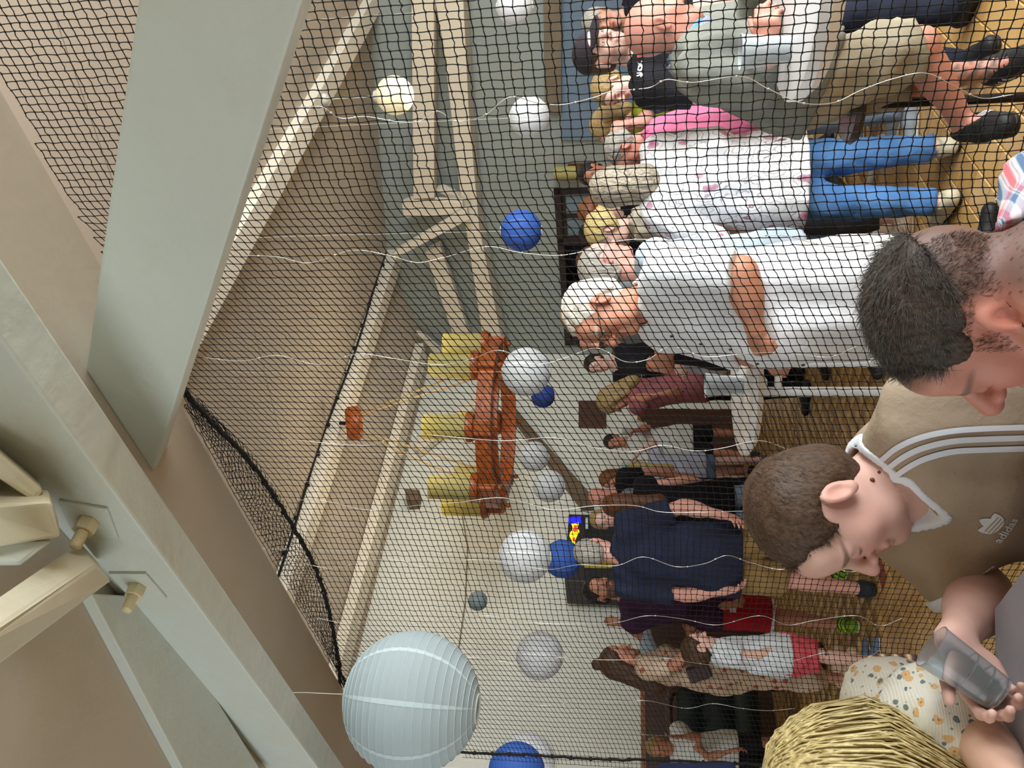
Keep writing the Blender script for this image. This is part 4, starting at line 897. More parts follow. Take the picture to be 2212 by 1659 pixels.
def hair_shell(J, parent, m, style='short', thick=.012, vox=.006, line=.055, back=-.075, seed=3, rough=.0018, extra=None, temple=.0):
    S = SDF(); r, f, u = frame(J['hf'], J['hu']); s = J['hs']; H = J['head']; L = lambda x, y, z: H + (r * x + f * y + u * z) * s; M = np.array([r, f, u])
    S.ell(L(0, -.014, .032), (np.array([.077, .098, .087]) + thick) * s, M, .02)
    S.ell(L(0, -.045, -.03), (np.array([.062, .06, .06]) + thick * .6) * s, M, .03)
    if extra: extra(S, L, M, s)
    S.cap(L(0, .09, -.15), L(0, .105, line - .055), .085 * s, .062 * s, .012 * s, op=-1)          # face opening
    if style in ('short',):
        for q in (-1, 1): S.ell(L(q * .085, .012, -.012), np.array([.03, .035, .042]) * s, M, .01 * s, -1)
        S.cutp(L(0, -.05, back), nrm(-u * .9 - f * .35 * 1)); S.cutp(L(0, .07, line + .012), nrm(f * .92 - u * .38))
    rr = np.random.default_rng(seed); W = [(nrm(rr.normal(size=3)) * rr.uniform(120, 260), rr.uniform(0, 6)) for _ in range(4)]
    S.disp = lambda X, Y, Z: sum(f32(rough / s * .5) * np.sin(X * f32(v[0]) + Y * f32(v[1]) + Z * f32(v[2] * .35) + f32(p)) for v, p in W)
    o = smooth_obj('hair', S.mesh(vox), m, parent); return o, S
def ribbon(S, pts, width, off=.0012, n=6, normal_hint=None):
    """strip lying on the surface of S along pts"""
    c = spline(pts, n); c = S.project(c, off); e = .002
    g = np.stack([S.eval(c + np.eye(3)[i] * e) - S.eval(c - np.eye(3)[i] * e) for i in range(3)], 1); g /= np.linalg.norm(g, axis=1, keepdims=True) + 1e-9
    t = np.gradient(c, axis=0); b = np.cross(g, t); b /= np.linalg.norm(b, axis=1, keepdims=True) + 1e-9; rows = [S.project(c + b * width * q, off) for q in (-.5, -.17, .17, .5)]
    m = len(c); V = np.concatenate(rows); F = [(q * m + i, q * m + i + 1, (q + 1) * m + i + 1, (q + 1) * m + i) for q in range(3) for i in range(m - 1)]; return V, np.array(F)
def ring_on(S, c, n, r0, width, off=.0015, m=28, zf=None):
    """band around a garment edge: circle of radius r0 about c in the plane of normal n, projected on S"""
    n = nrm(n); ref = np.array([0, 0, 1.0]) if abs(n[2]) < .8 else np.array([0, 1.0, 0]); u = nrm(np.cross(ref, n)); v = np.cross(n, u)
    base = [c + r0 * (math.cos(t) * u + math.sin(t) * v) for t in np.linspace(0, 2 * math.pi, m + 1)]; rows = []
    for q in (-.5, 0, .5): rows.append(S.project(np.array(base) + n * width * q, off))
    V = np.concatenate(rows); k = m + 1; return V, np.array([(q * k + i, q * k + i + 1, (q + 1) * k + i + 1, (q + 1) * k + i) for q in range(2) for i in range(m)])
def strands(roots, dirs, length, r, seg=3, bend=None, seed=0, jitter=.15):
    """thin tapered hair strands, three-sided"""
    rg = np.random.default_rng(seed); n = len(roots); d = dirs + rg.normal(0, jitter, dirs.shape); d /= np.linalg.norm(d, axis=1, keepdims=True); ln = length * rg.uniform(.7, 1.2, (n, 1)) if np.isscalar(length) else np.asarray(length).reshape(-1, 1)
    pts = [np.array(roots)]
    for k in range(seg):
        if bend is not None: d = d + bend * (1.0 / seg); d /= np.linalg.norm(d, axis=1, keepdims=True)
        pts.append(pts[-1] + d * ln / seg)
    u = np.cross(d, rg.normal(size=(n, 3))); u /= np.linalg.norm(u, axis=1, keepdims=True) + 1e-9; v = np.cross(d, u); out = []
    for k, p in enumerate(pts):
        rr = r * (1 - .85 * k / seg)
        for t in (0, 2.094, 4.189): out.append(p + rr * (math.cos(t) * u + math.sin(t) * v))
    V = np.stack(out, 1).reshape(-1, 3); f = [(a * 3 + t, a * 3 + (t + 1) % 3, a * 3 + 3 + (t + 1) % 3, a * 3 + 3 + t) for a in range(seg) for t in range(3)]
    return V, (np.arange(n)[:, None, None] * (3 * (seg + 1)) + np.array(f)[None]).reshape(-1, 4)
def text_on(S, txt, origin, right, up, size, off, name, m, parent, bold=.0):
    """lettering laid on a garment"""
    cu = bpy.data.curves.new(name, 'FONT'); cu.body = txt; cu.size = size; cu.resolution_u = 3; cu.offset = bold; cu.align_x = 'CENTER'
    o = bpy.data.objects.new(name, cu); COL.objects.link(o); dg = bpy.context.evaluated_depsgraph_get(); me = bpy.data.meshes.new_from_object(o.evaluated_get(dg)); bpy.data.objects.remove(o)
    bm = bmesh.new(); bm.from_mesh(me); bmesh.ops.triangulate(bm, faces=bm.faces); bmesh.ops.subdivide_edges(bm, edges=[e for e in bm.edges if e.calc_length() > size * .2], cuts=1); bm.to_mesh(me); bm.free()
    V = np.array([v.co[:] for v in me.vertices]); Q = np.asarray(origin) + V[:, :1] * right + V[:, 1:2] * up; Q = S.project(Q, off)
    me.vertices.foreach_set('co', local_to(Q, parent).astype(f32).ravel()); me.update(); return obj(name, me, m, parent)
def ray_hit(S, x, y, d0, d1, n=160, off=0.0):
    """where the line of sight through photo pixel (x, y) meets the surface of S"""
    r = ray(x, y); t = np.linspace(d0, d1, n); Q = EYE + t[:, None] * r; d = S.eval(Q) - off; k = np.argmax(d < 0)
    if d[k] >= 0: k = int(np.argmin(d)); return Q[k]
    if k == 0: return Q[0]
    a, b = d[k - 1], d[k]; return Q[k - 1] + (Q[k] - Q[k - 1]) * (a / (a - b))
def band_on(S, left, right, d0, d1, off=.0022, n=8):
    """strip on S between two photo-pixel edge lines"""
    L_ = spline([(x, y, 0) for x, y in left], n); R2 = spline([(x, y, 0) for x, y in right], n); rows = []
    for q in np.linspace(0, 1, 5): rows.append(np.array([ray_hit(S, *(a * (1 - q) + b * q)[:2], d0, d1, off=off) for a, b in zip(L_, R2)]))
    m = len(L_); V = np.concatenate(rows); return V, np.array([(q * m + i, q * m + i + 1, (q + 1) * m + i + 1, (q + 1) * m + i) for q in range(4) for i in range(m - 1)])
M_white_sole = mat('white_rubber_sole', '#e6e3da', .6); M_dark_sole = mat('dark_rubber_sole', '#1c1a18', .7)
# ------------------------------------------------------------------ furniture and small things
def PY(x, y, Y): r = ray(x, y); return EYE + r * (Y / r[1])
M_wplastic = mat('white_plastic', '#e9ebee', .35, .03, 4)
M_wmetal = mat('white_enamel_tube', '#e8eaec', .35, .03, 4)
def arc_tube(pts, r, rad, n=6):
    """polyline with rounded corners"""
    out = [np.asarray(pts[0], float)]
    for a, b, c in zip(pts[:-2], pts[1:-1], pts[2:]):
        a, b, c = [np.asarray(q, float) for q in (a, b, c)]; u = nrm(a - b); v = nrm(c - b)
        for t in np.linspace(0, 1, n): out.append((b + u * rad) * (1 - t) ** 2 + 2 * b * t * (1 - t) + (b + v * rad) * t * t)
    out.append(np.asarray(pts[-1], float)); return out
def high_table(c, R, ztop, label, yaw=0.0, rim=.045):
    t = thing('bistro_table', label, 'table', (c[0], c[1], 0), 'white standing tables'); C = np.array([c[0], c[1], 0.0])
    MB().lathe([(0, ztop), (R - .01, ztop), (R, ztop - .006), (R, ztop - rim * .5), (R - .03, ztop - rim), (0, ztop - rim)], C, 56).build('table_top', M_wplastic, t, smooth=True, sharp=35)
    u = np.array([math.cos(yaw), math.sin(yaw), 0]); v = np.array([-math.sin(yaw), math.cos(yaw), 0])
    for q in (-1, 1):
        MB().tube(arc_tube([C + v * q * .055 - u * .17 + np.array([0, 0, .02]), C + v * q * .055 - u * .17 * .0 + np.array([0, 0, .02]), C + v * q * .055 + np.array([0, 0, ztop - rim])], .02, .07), .019, 10).build('leg', M_wmetal, t, smooth=True)
        MB().tube([C + v * q * .055 - u * .2 + np.array([0, 0, .018]), C + v * q * .055 + u * .2 + np.array([0, 0, .018])], .018, 10).build('foot_bar', M_wmetal, t, smooth=True)
    for z in (ztop - .14, .42): MB().tube([C - v * .055 + np.array([0, 0, z]), C + v * .055 + np.array([0, 0, z])], .014, 8).build('cross_bar', M_wmetal, t, smooth=True)
    MB().box(C + u * -R * .55 + np.array([0, 0, ztop - rim - .012]), u * .03, v * .025, np.array([0, 0, .012])).build('latch', M_wmetal, t, bevel=.004)
    return t
T1c = onZ(1600, 815, 1.08)
high_table((T1c[0], T1c[1] + .02), .295, 1.08, 'round white standing table next to the man in the white shirt', math.radians(80))
T2c = PY(1690, 10, 2.2); high_table((T2c[0] + .13, T2c[1] + .02), .36, 1.065, 'round white standing table in front of the bald man', math.radians(70), .07)
# bent white frame of another table behind the man in white
ft = thing('folding_frame', 'bent white tube frame on the floor behind the man in white', 'table frame', onZ(1900, 470, 0))
q0 = PY(1700, 468, 4.5); fb = onZ(1893, 470, .03); fc = onZ(1893, 640, .03)
MB().tube(arc_tube([np.array([fb[0], fb[1], .85]), fb, fc, np.array([fc[0], fc[1], .85])], .02, .1), .022, 10).build('frame_tube', M_wmetal, ft, smooth=True)
fb2 = onZ(1905, 318, .03); f2 = thing('folding_frame', 'white table foot on the tiles near the grey sneakers', 'table frame', (fb2[0], fb2[1], 0))
MB().tube(arc_tube([fb2 + np.array([.02, .0, .8]), fb2 + np.array([.02, 0, .02]), fb2 + np.array([-.16, .25, .0])], .02, .06), .02, 10).build('frame_tube', M_wmetal, f2, smooth=True)
MB().box(fb2 + np.array([.02, 0, .0]), RN * .045, np.array([0, .05, 0]), np.array([0, 0, .03])).build('foot_cap', M_wplastic, f2, bevel=.006)
def amber(): 
    t = NT('amber_drink'); t.col(srgb('#c98a1c')); t.rough(.1); t.b.inputs['Transmission Weight'].default_value = .35; return t.m
M_amber = amber()
def cup_mat():
    t = NT('frosted_cup'); t.col(srgb('#dfe6ea')); t.rough(.25); t.b.inputs['Transmission Weight'].default_value = .55; t.b.inputs['IOR'].default_value = 1.15; return t.m
M_cup = cup_mat()
def cup(c, h, r0, r1, fill, label, axis=(0, 0, 1), name='plastic_cup', m=None, drink=True):
    t = thing(name, label, 'cup', c); k = .0012
    MB().lathe([(0, 0), (r0, 0), (r1, h), (r1 + .002, h), (r1 + .002, h - .004), (r1 - k, h - .003), (r0 - k, k * 2), (0, k * 2)], c, 28, axis).build('cup_wall', m or M_cup, t, smooth=True, sharp=40)
    if drink: rr = r0 + (r1 - r0) * fill; MB().lathe([(0, .003), (r0 - .002, .003), (rr - .002, h * fill), (0, h * fill)], c, 24, axis).build('drink', M_amber, t, smooth=True, sharp=40)
    return t
cq = onZ(1612, 830, 1.081); cup(np.array([T1c[0] - .03, T1c[1] - .06, 1.081]), .135, .033, .045, .42, 'plastic beer cup a third full on the table by the man in white')
# dark armchair with a curved wooden frame at the far wall, far left of the hall
def rpt(x, y, b): return onB(x, y, b)
bA = 7.9
ac = thing('armchair', 'dark green armchair with a curved brown wooden frame', 'armchair', (rpt(1560, 1530, bA)[0], rpt(1560, 1530, bA)[1], 0))
M_dgreen = cloth('dark_green_leather', '#1c2b28', '#121c1b', .3, .5, 5)
MB().tube(spline([rpt(1700, 1485, bA), rpt(1560, 1488, bA), rpt(1465, 1492, bA), rpt(1447, 1508, bA), rpt(1445, 1540, bA), rpt(1450, 1575, bA), rpt(1470, 1592, bA), rpt(1560, 1598, bA), rpt(1700, 1600, bA)], 8), .035, 10).build('wooden_frame', mat('dark_brown_wood', '#3b2419', .4, .2, 5), ac, smooth=True)
S_ = SDF()
ctr = [rpt(1500, 1515, bA - .05), rpt(1500, 1570, bA - .05)]
S_.cap(rpt(1490, 1512, bA - .02), rpt(1490, 1575, bA - .02), .13, k=.06, f=(BV, .6)); S_.cap(rpt(1560, 1512, bA - .02), rpt(1560, 1575, bA - .02), .16, k=.08, f=(BV, .6)); S_.disp = folds(.01, .2, 5)
smooth_obj('back_cushion', S_.mesh(.02), M_dgreen, ac)
S_ = SDF(); sc_ = rpt(1600, 1540, bA - .35); S_.cap(np.array([*(sc_ - AV * .3)[:2], .42]), np.array([*(sc_ + AV * .3)[:2], .42]), .22, k=.05, f=(np.array([0, 0, 1.0]), .5)); smooth_obj('seat_cushion', S_.mesh(.02), M_dgreen, ac)
for q in (-1, 1):
    for e in (0, 1): MB().tube([np.array([*(sc_ + AV * .36 * q + BV * (.32 * e - .12))[:2], .40]), np.array([*(sc_ + AV * .38 * q + BV * (.34 * e - .14))[:2], .0])], .025, 8).build('leg', mat('dark_brown_wood', '#3b2419', .4, .2, 5), ac)
gb = thing('hanging_float', 'bright green ribbed float hanging on a white line', 'float', onB(1570, 1592, 7.2)); gc = onB(1570, 1592, 7.2)
MB().lathe([(.052 * max(.02, (1 - abs(t) ** 3.2)) ** .5 * (1 + .05 * math.cos(t * 40)), t * .135) for t in np.linspace(-1, 1, 40)], gc, 24).build('float_body', mat('green_plastic', '#1fae4a', .4, .1, 8), gb, smooth=True)
MB().tube([gc + np.array([0, 0, .12]), onB(1470, 1592, 7.2), np.array([*onB(1470, 1592, 7.2)[:2], 2.0])], .004, 5).build('line', M_hang, gb)
MB().lathe([(0, .12), (.02, .125), (.02, .16), (0, .165)], gc, 12).build('end_cap', M_hang, gb, smooth=True)
# drinks fridge with a lit header
fY = 8.0; fr_ = thing('drinks_fridge', 'dark drinks fridge with a glowing blue, yellow and red header', 'fridge', (onB(1300, 1190, fY)[0], onB(1300, 1190, fY)[1], 0))
fa0 = onB(1300, 1258, fY) @ AV; fa1 = onB(1300, 1112, fY) @ AV; zt2 = onB(1226, 1180, fY)[2]; zb2 = onB(1260, 1180, fY)[2]
MB().rbox(fa0, fa1, fY, fY + .5, .02, zt2 + .01).build('cabinet', mat('black_cabinet', '#241a1d', .4), fr_, bevel=.01)
MB().rbox(fa0 + .03, fa1 - .03, fY - .01, fY + .004, .15, zb2 - .02).build('glass_door', mat('dark_glass', '#1b1a1e', .08), fr_)
MB().prism([onB(x, y, fY - .012) for x, y in ((1262, 1198), (1262, 1228), (1345, 1228), (1345, 1198))], -BV * .01).build('yellow_panel', mat('yellow_panel', '#a08a1c', .5), fr_)
def emit(name, c, s):
    t = NT(name); t.col(srgb(c)); t.b.inputs['Emission Color'].default_value = (*srgb(c), 1); t.b.inputs['Emission Strength'].default_value = s; return t.m
zz = lambda X, Y: (1180 + X / 7.54, 1080 + Y / 7.54)
MB().prism([onB(*zz(*q), fY - .012) for q in ((360, 285), (365, 395), (570, 390), (560, 275))], -BV * .012).build('blue_sign', emit('blue_neon', '#1a16e0', 1.1), fr_)
bull = [(410, 395), (440, 400), (480, 385), (525, 372), (528, 400), (510, 430), (520, 470), (540, 520), (515, 560), (490, 610), (470, 660), (468, 745), (440, 720), (410, 650), (378, 590), (385, 545), (425, 500), (430, 450)]
MB().prism([onB(*zz(*q), fY - .012) for q in bull], -BV * .012).build('yellow_emblem', emit('yellow_neon', '#f5e21a', 1.2), fr_)
for poly in ([(455, 415), (500, 420), (505, 470), (500, 520), (460, 525), (430, 500), (445, 455)], [(425, 630), (470, 605), (468, 680), (450, 680)]):
    MB().prism([onB(*zz(*q), fY - .026) for q in poly], -BV * .008).build('red_emblem', emit('red_neon', '#e8321e', 1.0), fr_)
MB().prism([onB(*zz(*q), fY - .012) for q in ((640, 290), (640, 480), (680, 480), (680, 290))], -BV * .01).build('price_strip', mat('pale_strip', '#b9d0d2', .4), fr_)
# striped cushion behind the blond woman
sp_ = thing('striped_cushion', 'brown and cream striped cushion behind the blond woman', 'cushion', onZ(1950, 1425, .55))
def stripes_mat():
    t = NT('striped_fabric'); g = t.t.nodes.new('ShaderNodeNewGeometry'); sx = t.n('ShaderNodeSeparateXYZ'); t.l(g.outputs['Position'], sx.inputs[0])
    w_ = t.math('FRACT', t.math('MULTIPLY', sx.outputs[2], 34)); n = t.noise(g.outputs['Position'], 40, 2)
    t.col(t.ramp(t.math('ADD', w_, t.math('MULTIPLY', n, .15)), [(0, srgb('#2b1a15')), (.3, srgb('#5a4034')), (.55, srgb('#c4ab8a')), (.72, srgb('#8a6a52')), (.95, srgb('#2b1a15'))])); t.rough(.9); t.bump(t.noise(g.outputs['Position'], 300, 2), .4, .004); return t.m
S_ = SDF(); cA = PY(1892, 1440, 2.05); cB = PY(1985, 1440, 2.05); S_.cap(cA, cB, .030, k=.02, f=(FN, .6)); S_.cap(cA + np.array([-.10, .05, 0]), cB + np.array([-.10, .05, 0]), .030, k=.08, f=(FN, .6)); smooth_obj('cushion_cover', S_.mesh(.006), stripes_mat(), sp_)
for e in (-.01, -.11): MB().tube([cB + np.array([e, .03, .06]), np.array([cB[0] + e, cB[1] + .03, 0])], .012, 8).build('chair_leg', mat('dark_brown_wood', '#3b2419', .4, .2, 5), sp_)
# near table with a grey cloth at the lower edge
ztb = .93; nt = thing('covered_table', 'table under a pale grey cloth at the picture edge', 'table', (-.75, .95, 0))
tp_ = [onZ(2150, 1312, ztb), onZ(2163, 1659, ztb) + np.array([-.5, 0, 0]), np.array([-1.3, .5, ztb]), np.array([-.12, .5, ztb]), np.array([-.12, 1.10, ztb])]
tc_ = sum(tp_) / 5; MB().prism([tc_ + (p - tc_) * .985 - np.array([0, 0, .03]) for p in tp_], (0, 0, .026)).build('table_board', M_wplastic, nt)
ring = []
for a_, b_ in zip(tp_, tp_[1:] + tp_[:1]):
    for q in np.linspace(0, 1, 24, endpoint=False): ring.append(a_ * (1 - q) + b_ * q)
ring = np.array(ring); nR = len(ring); V_ = []; F_ = []
for k_, (sc, dz, wv) in enumerate(((.90, 0, 0), (.992, 0, 0), (1.0, -.006, 0), (1.006, -.06, .006), (1.012, -.16, .012), (1.016, -.26, .018))):
    for i, p in enumerate(ring): V_.append(tc_ + (p - tc_) * (sc + wv * math.sin(i * .55)) + np.array([0, 0, dz + .002]))
for k_ in range(5):
    for i in range(nR): F_.append((k_ * nR + i, k_ * nR + (i + 1) % nR, (k_ + 1) * nR + (i + 1) % nR, (k_ + 1) * nR + i))
F_.append(tuple(range(nR)))
MB().add(V_, F_).build('table_cloth', cloth('grey_felt', '#a9a8ae', '#8f8e95', .15, .9, 10, 500), nt, smooth=True, sharp=50)
for p in tp_: q = tc_ + (p - tc_) * .85; MB().tube([(q[0], q[1], 0), (q[0], q[1], ztb - .03)], .02, 10).build('leg', M_wmetal, nt)
# balloons in the annex doorway
for (x, y, r, c, lab) in ((1218, 610, 9, '#4fae5a', 'green balloon seen through the dark doorway'), (1216, 628, 7, '#b0583c', 'small orange-red balloon under the green one in the doorway')):
    cb = onA(x, y, A2 + 1.2); t = thing('balloon', lab, 'balloon', cb, 'balloons in the doorway'); Rb = r / FPX * (cb - EYE) @ FN
    MB().sphere(cb, (Rb, Rb, Rb * 1.15), 20, 12).build('balloon_skin', mat('balloon_' + c[1:], c, .3), t, smooth=True); MB().tube([cb - np.array([0, 0, Rb * 1.1]), cb - np.array([0.02, 0, Rb * 2.2])], .004, 5).build('string', M_hang, t)
    MB().tube([cb + np.array([0, 0, Rb * 1.1]), np.array([cb[0], cb[1], 3.0])], .003, 5).build('hanging_string', M_hang, t)
# ------------------------------------------------------------------ the people
HB = dict(dark=('#191310', '#33261f'), brown=('#2a1c13', '#5b402b'), chestnut=('#3a2013', '#7a4a2a'), blond=('#8f7740', '#d8c48a'), dblond=('#6b5433', '#b49a68'), grey=('#5f5b55', '#b9b3a8'), white=('#a7a092', '#e4dfd2'), black=('#0c0a0a', '#221d1c'), streak=('#4d453c', '#cfc4ae'), red=('#4a2a16', '#8a5530'))
def hm(n): return hair_mat('hair_' + n, *HB[n])
def lean(J, v):
    v = np.asarray(v, float)
    for k_, w_ in (('wai', .35), ('che', .7), ('nb', 1.0), ('lsh', 1.0), ('rsh', 1.0), ('lel', 1.0), ('rel', 1.0), ('lwr', 1.0), ('rwr', 1.0), ('head', 1.15)): J[k_] = J[k_] + v * w_
    return J
def look(J, yaw, pitch=0.0, roll=0.0):
    a = math.radians(yaw); p = math.radians(pitch); f = np.array([-math.sin(a) * math.cos(p), math.cos(a) * math.cos(p), math.sin(p)]); r = np.array([math.cos(a), math.sin(a), 0]); u = np.cross(r, f)
    if roll: q = math.radians(roll); u = u * math.cos(q) + r * math.sin(q)
    J['hf'] = f; J['hu'] = nrm(u - f * (u @ f)); return J
def long_hair(length=.25, w=.05, sides=True, back=.07, taper=.5):
    def ex(S, L, M, s):
        S.cap(L(0, -back, .0), L(0, -back - .02, -.08 - length), .07 * s, .07 * s * taper + w * .4, .04)
        if sides:
            for q in (-1, 1): S.cap(L(q * .068, -.02, .02), L(q * .075, -.035, -.06 - length * .7), .030 * s, .024 * s, .03)
    return ex
def person(label, J, skin='fair', face=None, hair=None, top=None, bottom=None, shoes=None, vox=.014, hvox=.007, cvox=None, drop=None, tint=None):
    base = (J['lan'] + J['ran']) / 2; t = thing('person', label, 'person', (base[0], base[1], 0)); face = dict(face or {}); far = vox >= .0125; vox = vox * (1.75 if far else 1.3); hvox = hvox * (1.3 if far else 1.1) if hvox > .004 else hvox; cvox = cvox * 1.2 if cvox else vox * .88; out = dict(root=t, J=J)
    out['body'], out['S'] = body(J, t, skin, face, vox, hvox, drop=drop, tint=tint)
    if hair:
        st, hn, kw = hair; kw = dict(kw); kw.setdefault('vox', hvox); out['hair'], out['HS'] = hair_shell(J, t, hm(hn), st, **kw)
    if top:
        tp = dict(top); m = tp.pop('mat'); tp.setdefault('bl', (bottom or {}).get('loose', .014)); nm_ = tp.pop('name', 'shirt'); S = top_sdf(J, **tp); out['TS'] = S; out['top'] = smooth_obj(nm_, S.mesh(cvox), m, t)
    if bottom:
        bt_ = dict(bottom); m = bt_.pop('mat'); nm_ = bt_.pop('name', 'trousers'); S = bottom_sdf(J, **bt_); out['BS'] = S; out['bottom'] = smooth_obj(nm_, S.mesh(cvox * 1.25), m, t)
    if shoes:
        for n_ in 'lr': out['shoe' + n_] = shoe(J, n_, t, shoes[0], shoes[1], vox=max(.010, vox * .6), low=shoes[2] if len(shoes) > 2 else True)
    return out
def glasses(o, s_mat=None, tinted=None):
    J = o['J']; r, f, u = frame(J['hf'], J['hu']); s = J['hs']; L = lambda x, y, z: J['head'] + (r * x + f * y + u * z) * s; m = s_mat or mat('dark_spectacle_frame', '#2b2624', .35); t = o['root']
    g = MB().tube([L(-.012, .112, .002), L(.012, .112, .002)], .0016 * s, 6)
    for q in (-1, 1):
        g.tube([L(q * .033 + .021 * math.cos(a), .108 - abs(.02 * math.cos(a)) * .15, -.003 + .016 * math.sin(a)) for a in np.linspace(0, 2 * math.pi, 19)], .0016 * s, 6)
        g.tube([L(q * .054, .104, .002), L(q * .080, .06, .006), L(q * .086, .0, .010), L(q * .085, -.02, -.004)], .0015 * s, 6)
    go = g.build('glasses', m, t, smooth=True)
    return go
def shoe_set(name, c, sole=None): return (mat('shoe_' + name, c, .55, .12, 20, .1, 80), sole or M_white_sole)
wc = lambda n, c, *a, **k: cloth('cloth_' + n, c, *a, **k)

# -- standing man in white shirt at the table
J = from_top(1222, 655, 2.62, 112, 1.12); look(J, 108, -8); lean(J, (-.01, 0, 0))
J['lel'] = PY(1600, 588, 2.38); J['lwr'] = PY(1632, 712, 2.42); J['lhd'] = PY(1655, 775, 2.46) - J['lwr']; J['lhn'] = np.array([-.1, -.75, .7]); J['lth'] = np.array([0, .2, 1.0]); J['lcurl'] = (1.25, 1.35, .8); J['ltb'] = .35
J['rel'] = J['rsh'] + np.array([-.08, .10, -.27]); J['rwr'] = PY(1650, 760, 2.64); J['rhd'] = np.array([-.6, -.5, -.2]); J['rhn'] = np.array([-.2, .4, .8]); J['rcurl'] = (1.1, 1.2, .7)
o = person('man in a white shirt with glasses leaning on the round table', J, 'tan', dict(flush=.55, brow=(.5, .45, .38), shape=dict(nose=1.15)), ('short', 'white', dict(thick=.0025, line=.092, back=-.085, vox=.005, rough=.005)),
           dict(mat=wc('white_shirt', '#eef1f6', '#dfe4ec', .35), sleeve=.94, hem=.16, loose=.026, belly=.05, flare=.03, fold=.006, wl=.14), dict(mat=wc('black_trousers', '#15161c', '#0d0d12'), length=2.0), shoe_set('black', '#17161a', M_dark_sole), .010, .0045, .009)
glasses(o); t = o['root']; S = o['TS']; R_, F_, U_ = torso_frame(J)
for q in range(6):
    c = S.project(np.array([J['nb'] + F_ * .16 - U_ * (.06 + .095 * q)]), .001)[0]; MB().lathe([(0, .003), (.005, .0025), (.0055, 0), (0, 0)], c, 10, F_).build('button', mat('dark_button', '#3a3f47', .4), o['top'])
for q in (-1, 1):
    c0 = J['nb'] + U_ * .035 - F_ * .03; pts = [c0 + R_ * q * .03 - F_ * .035, c0 + R_ * q * .072 + F_ * .01, c0 + R_ * q * .05 + F_ * .075 - U_ * .045, c0 + R_ * q * .03 + F_ * .105 - U_ * .095]
    m = MB()
    for a in range(3): m.hexa([pts[a], pts[a + 1], pts[a + 1] - U_ * .035 + R_ * q * .02, pts[a] - U_ * .035 + R_ * q * .02], [p + R_ * q * .004 + F_ * .003 for p in (pts[a], pts[a + 1], pts[a + 1] - U_ * .035 + R_ * q * .02, pts[a] - U_ * .035 + R_ * q * .02)])
    m.build('collar', MATS['cloth_white_shirt'], o['top'])

# -- woman in the tulip print shirt, seen from behind
def tulip_mat():
    t = NT('tulip_print'); v = t.coord('Object'); base = srgb('#eceef3'); vo = t.n('ShaderNodeTexVoronoi'); vo.inputs['Scale'].default_value = 13; vo.inputs['Randomness'].default_value = 1.0
    dn = t.n('ShaderNodeTexNoise'); dn.inputs['Scale'].default_value = 22; t.l(v, dn.inputs['Vector']); mp = t.n('ShaderNodeMix', data_type='VECTOR'); mp.inputs[0].default_value = .035; t.l(v, mp.inputs[4]); t.l(dn.outputs['Color'], mp.inputs[5]); sc = t.n('ShaderNodeMapping'); sc.inputs['Scale'].default_value = (1.25, 1.25, .75); sc.inputs['Rotation'].default_value = (.3, .5, .4); t.l(mp.outputs[1], sc.inputs[0]); t.l(sc.outputs[0], vo.inputs['Vector'])
    d = vo.outputs['Distance']; sp = t.n('ShaderNodeSeparateColor'); t.l(vo.outputs['Color'], sp.inputs[0]); sel = t.math('GREATER_THAN', sp.outputs[0], .48)
    petal = t.math('MULTIPLY', t.math('LESS_THAN', d, .33), sel); ring = t.math('MULTIPLY', t.math('LESS_THAN', t.math('ABSOLUTE', t.math('SUBTRACT', d, .30)), .028), 1.0)
    ring2 = t.math('LESS_THAN', t.math('ABSOLUTE', t.math('SUBTRACT', d, .52)), .022)
    c = t.mix(t.math('MULTIPLY', ring2, .5), base, srgb('#6d6f78')); c = t.mix(t.math('MULTIPLY', petal, t.math('MULTIPLY_ADD' if False else 'SUBTRACT', 1.0, t.math('MULTIPLY', d, 1.7))), c, srgb('#b3206f')); c = t.mix(t.math('MULTIPLY', ring, t.math('MULTIPLY', sp.outputs[1], .9)), c, srgb('#5a3350'))
    t.col(c); t.rough(.85); t.bump(t.noise(v, 7, 4), .3, .03); return t.m
J = from_top(1284, 405, 4.0, 3, 1.20, female=True); look(J, 2, -6)
J['lel'] = PY(1545, 522, 3.92); J['rel'] = PY(1550, 312, 3.92); J['lwr'] = J['lel'] + np.array([.13, .2, .06]); J['rwr'] = J['rel'] + np.array([-.14, .19, .07])
o = person('woman with streaked bobbed hair in a tulip print shirt and blue jeans, seen from behind', J, 'fair', {}, ('long', 'streak', dict(thick=.018, extra=long_hair(.07, .06, True, .055, .9))),
           dict(mat=tulip_mat(), sleeve=1.06, hem=.20, loose=.024, flare=.05, fold=.006, wl=.14), dict(mat=wc('blue_jeans', '#5f8fc9', '#3f6ba6', .5), length=1.93, loose=.016, fold=.004), None, .011, .0055, .0095)
M_sand = mat('cream_sandal', '#cfc6a8', .6); M_sandk = mat('black_sandal', '#1b1a1a', .6)
def sandal(o, n_, m1, m2):
    J = o['J']; S, sh, (gz, f, r, u) = shoe(J, n_, o['root'], m1, m2, name='sandal', vox=.008); k = J['k']
    sh.data.materials[0] = m1
for n_ in 'lr': sandal(o, n_, M_sand, M_sandk)

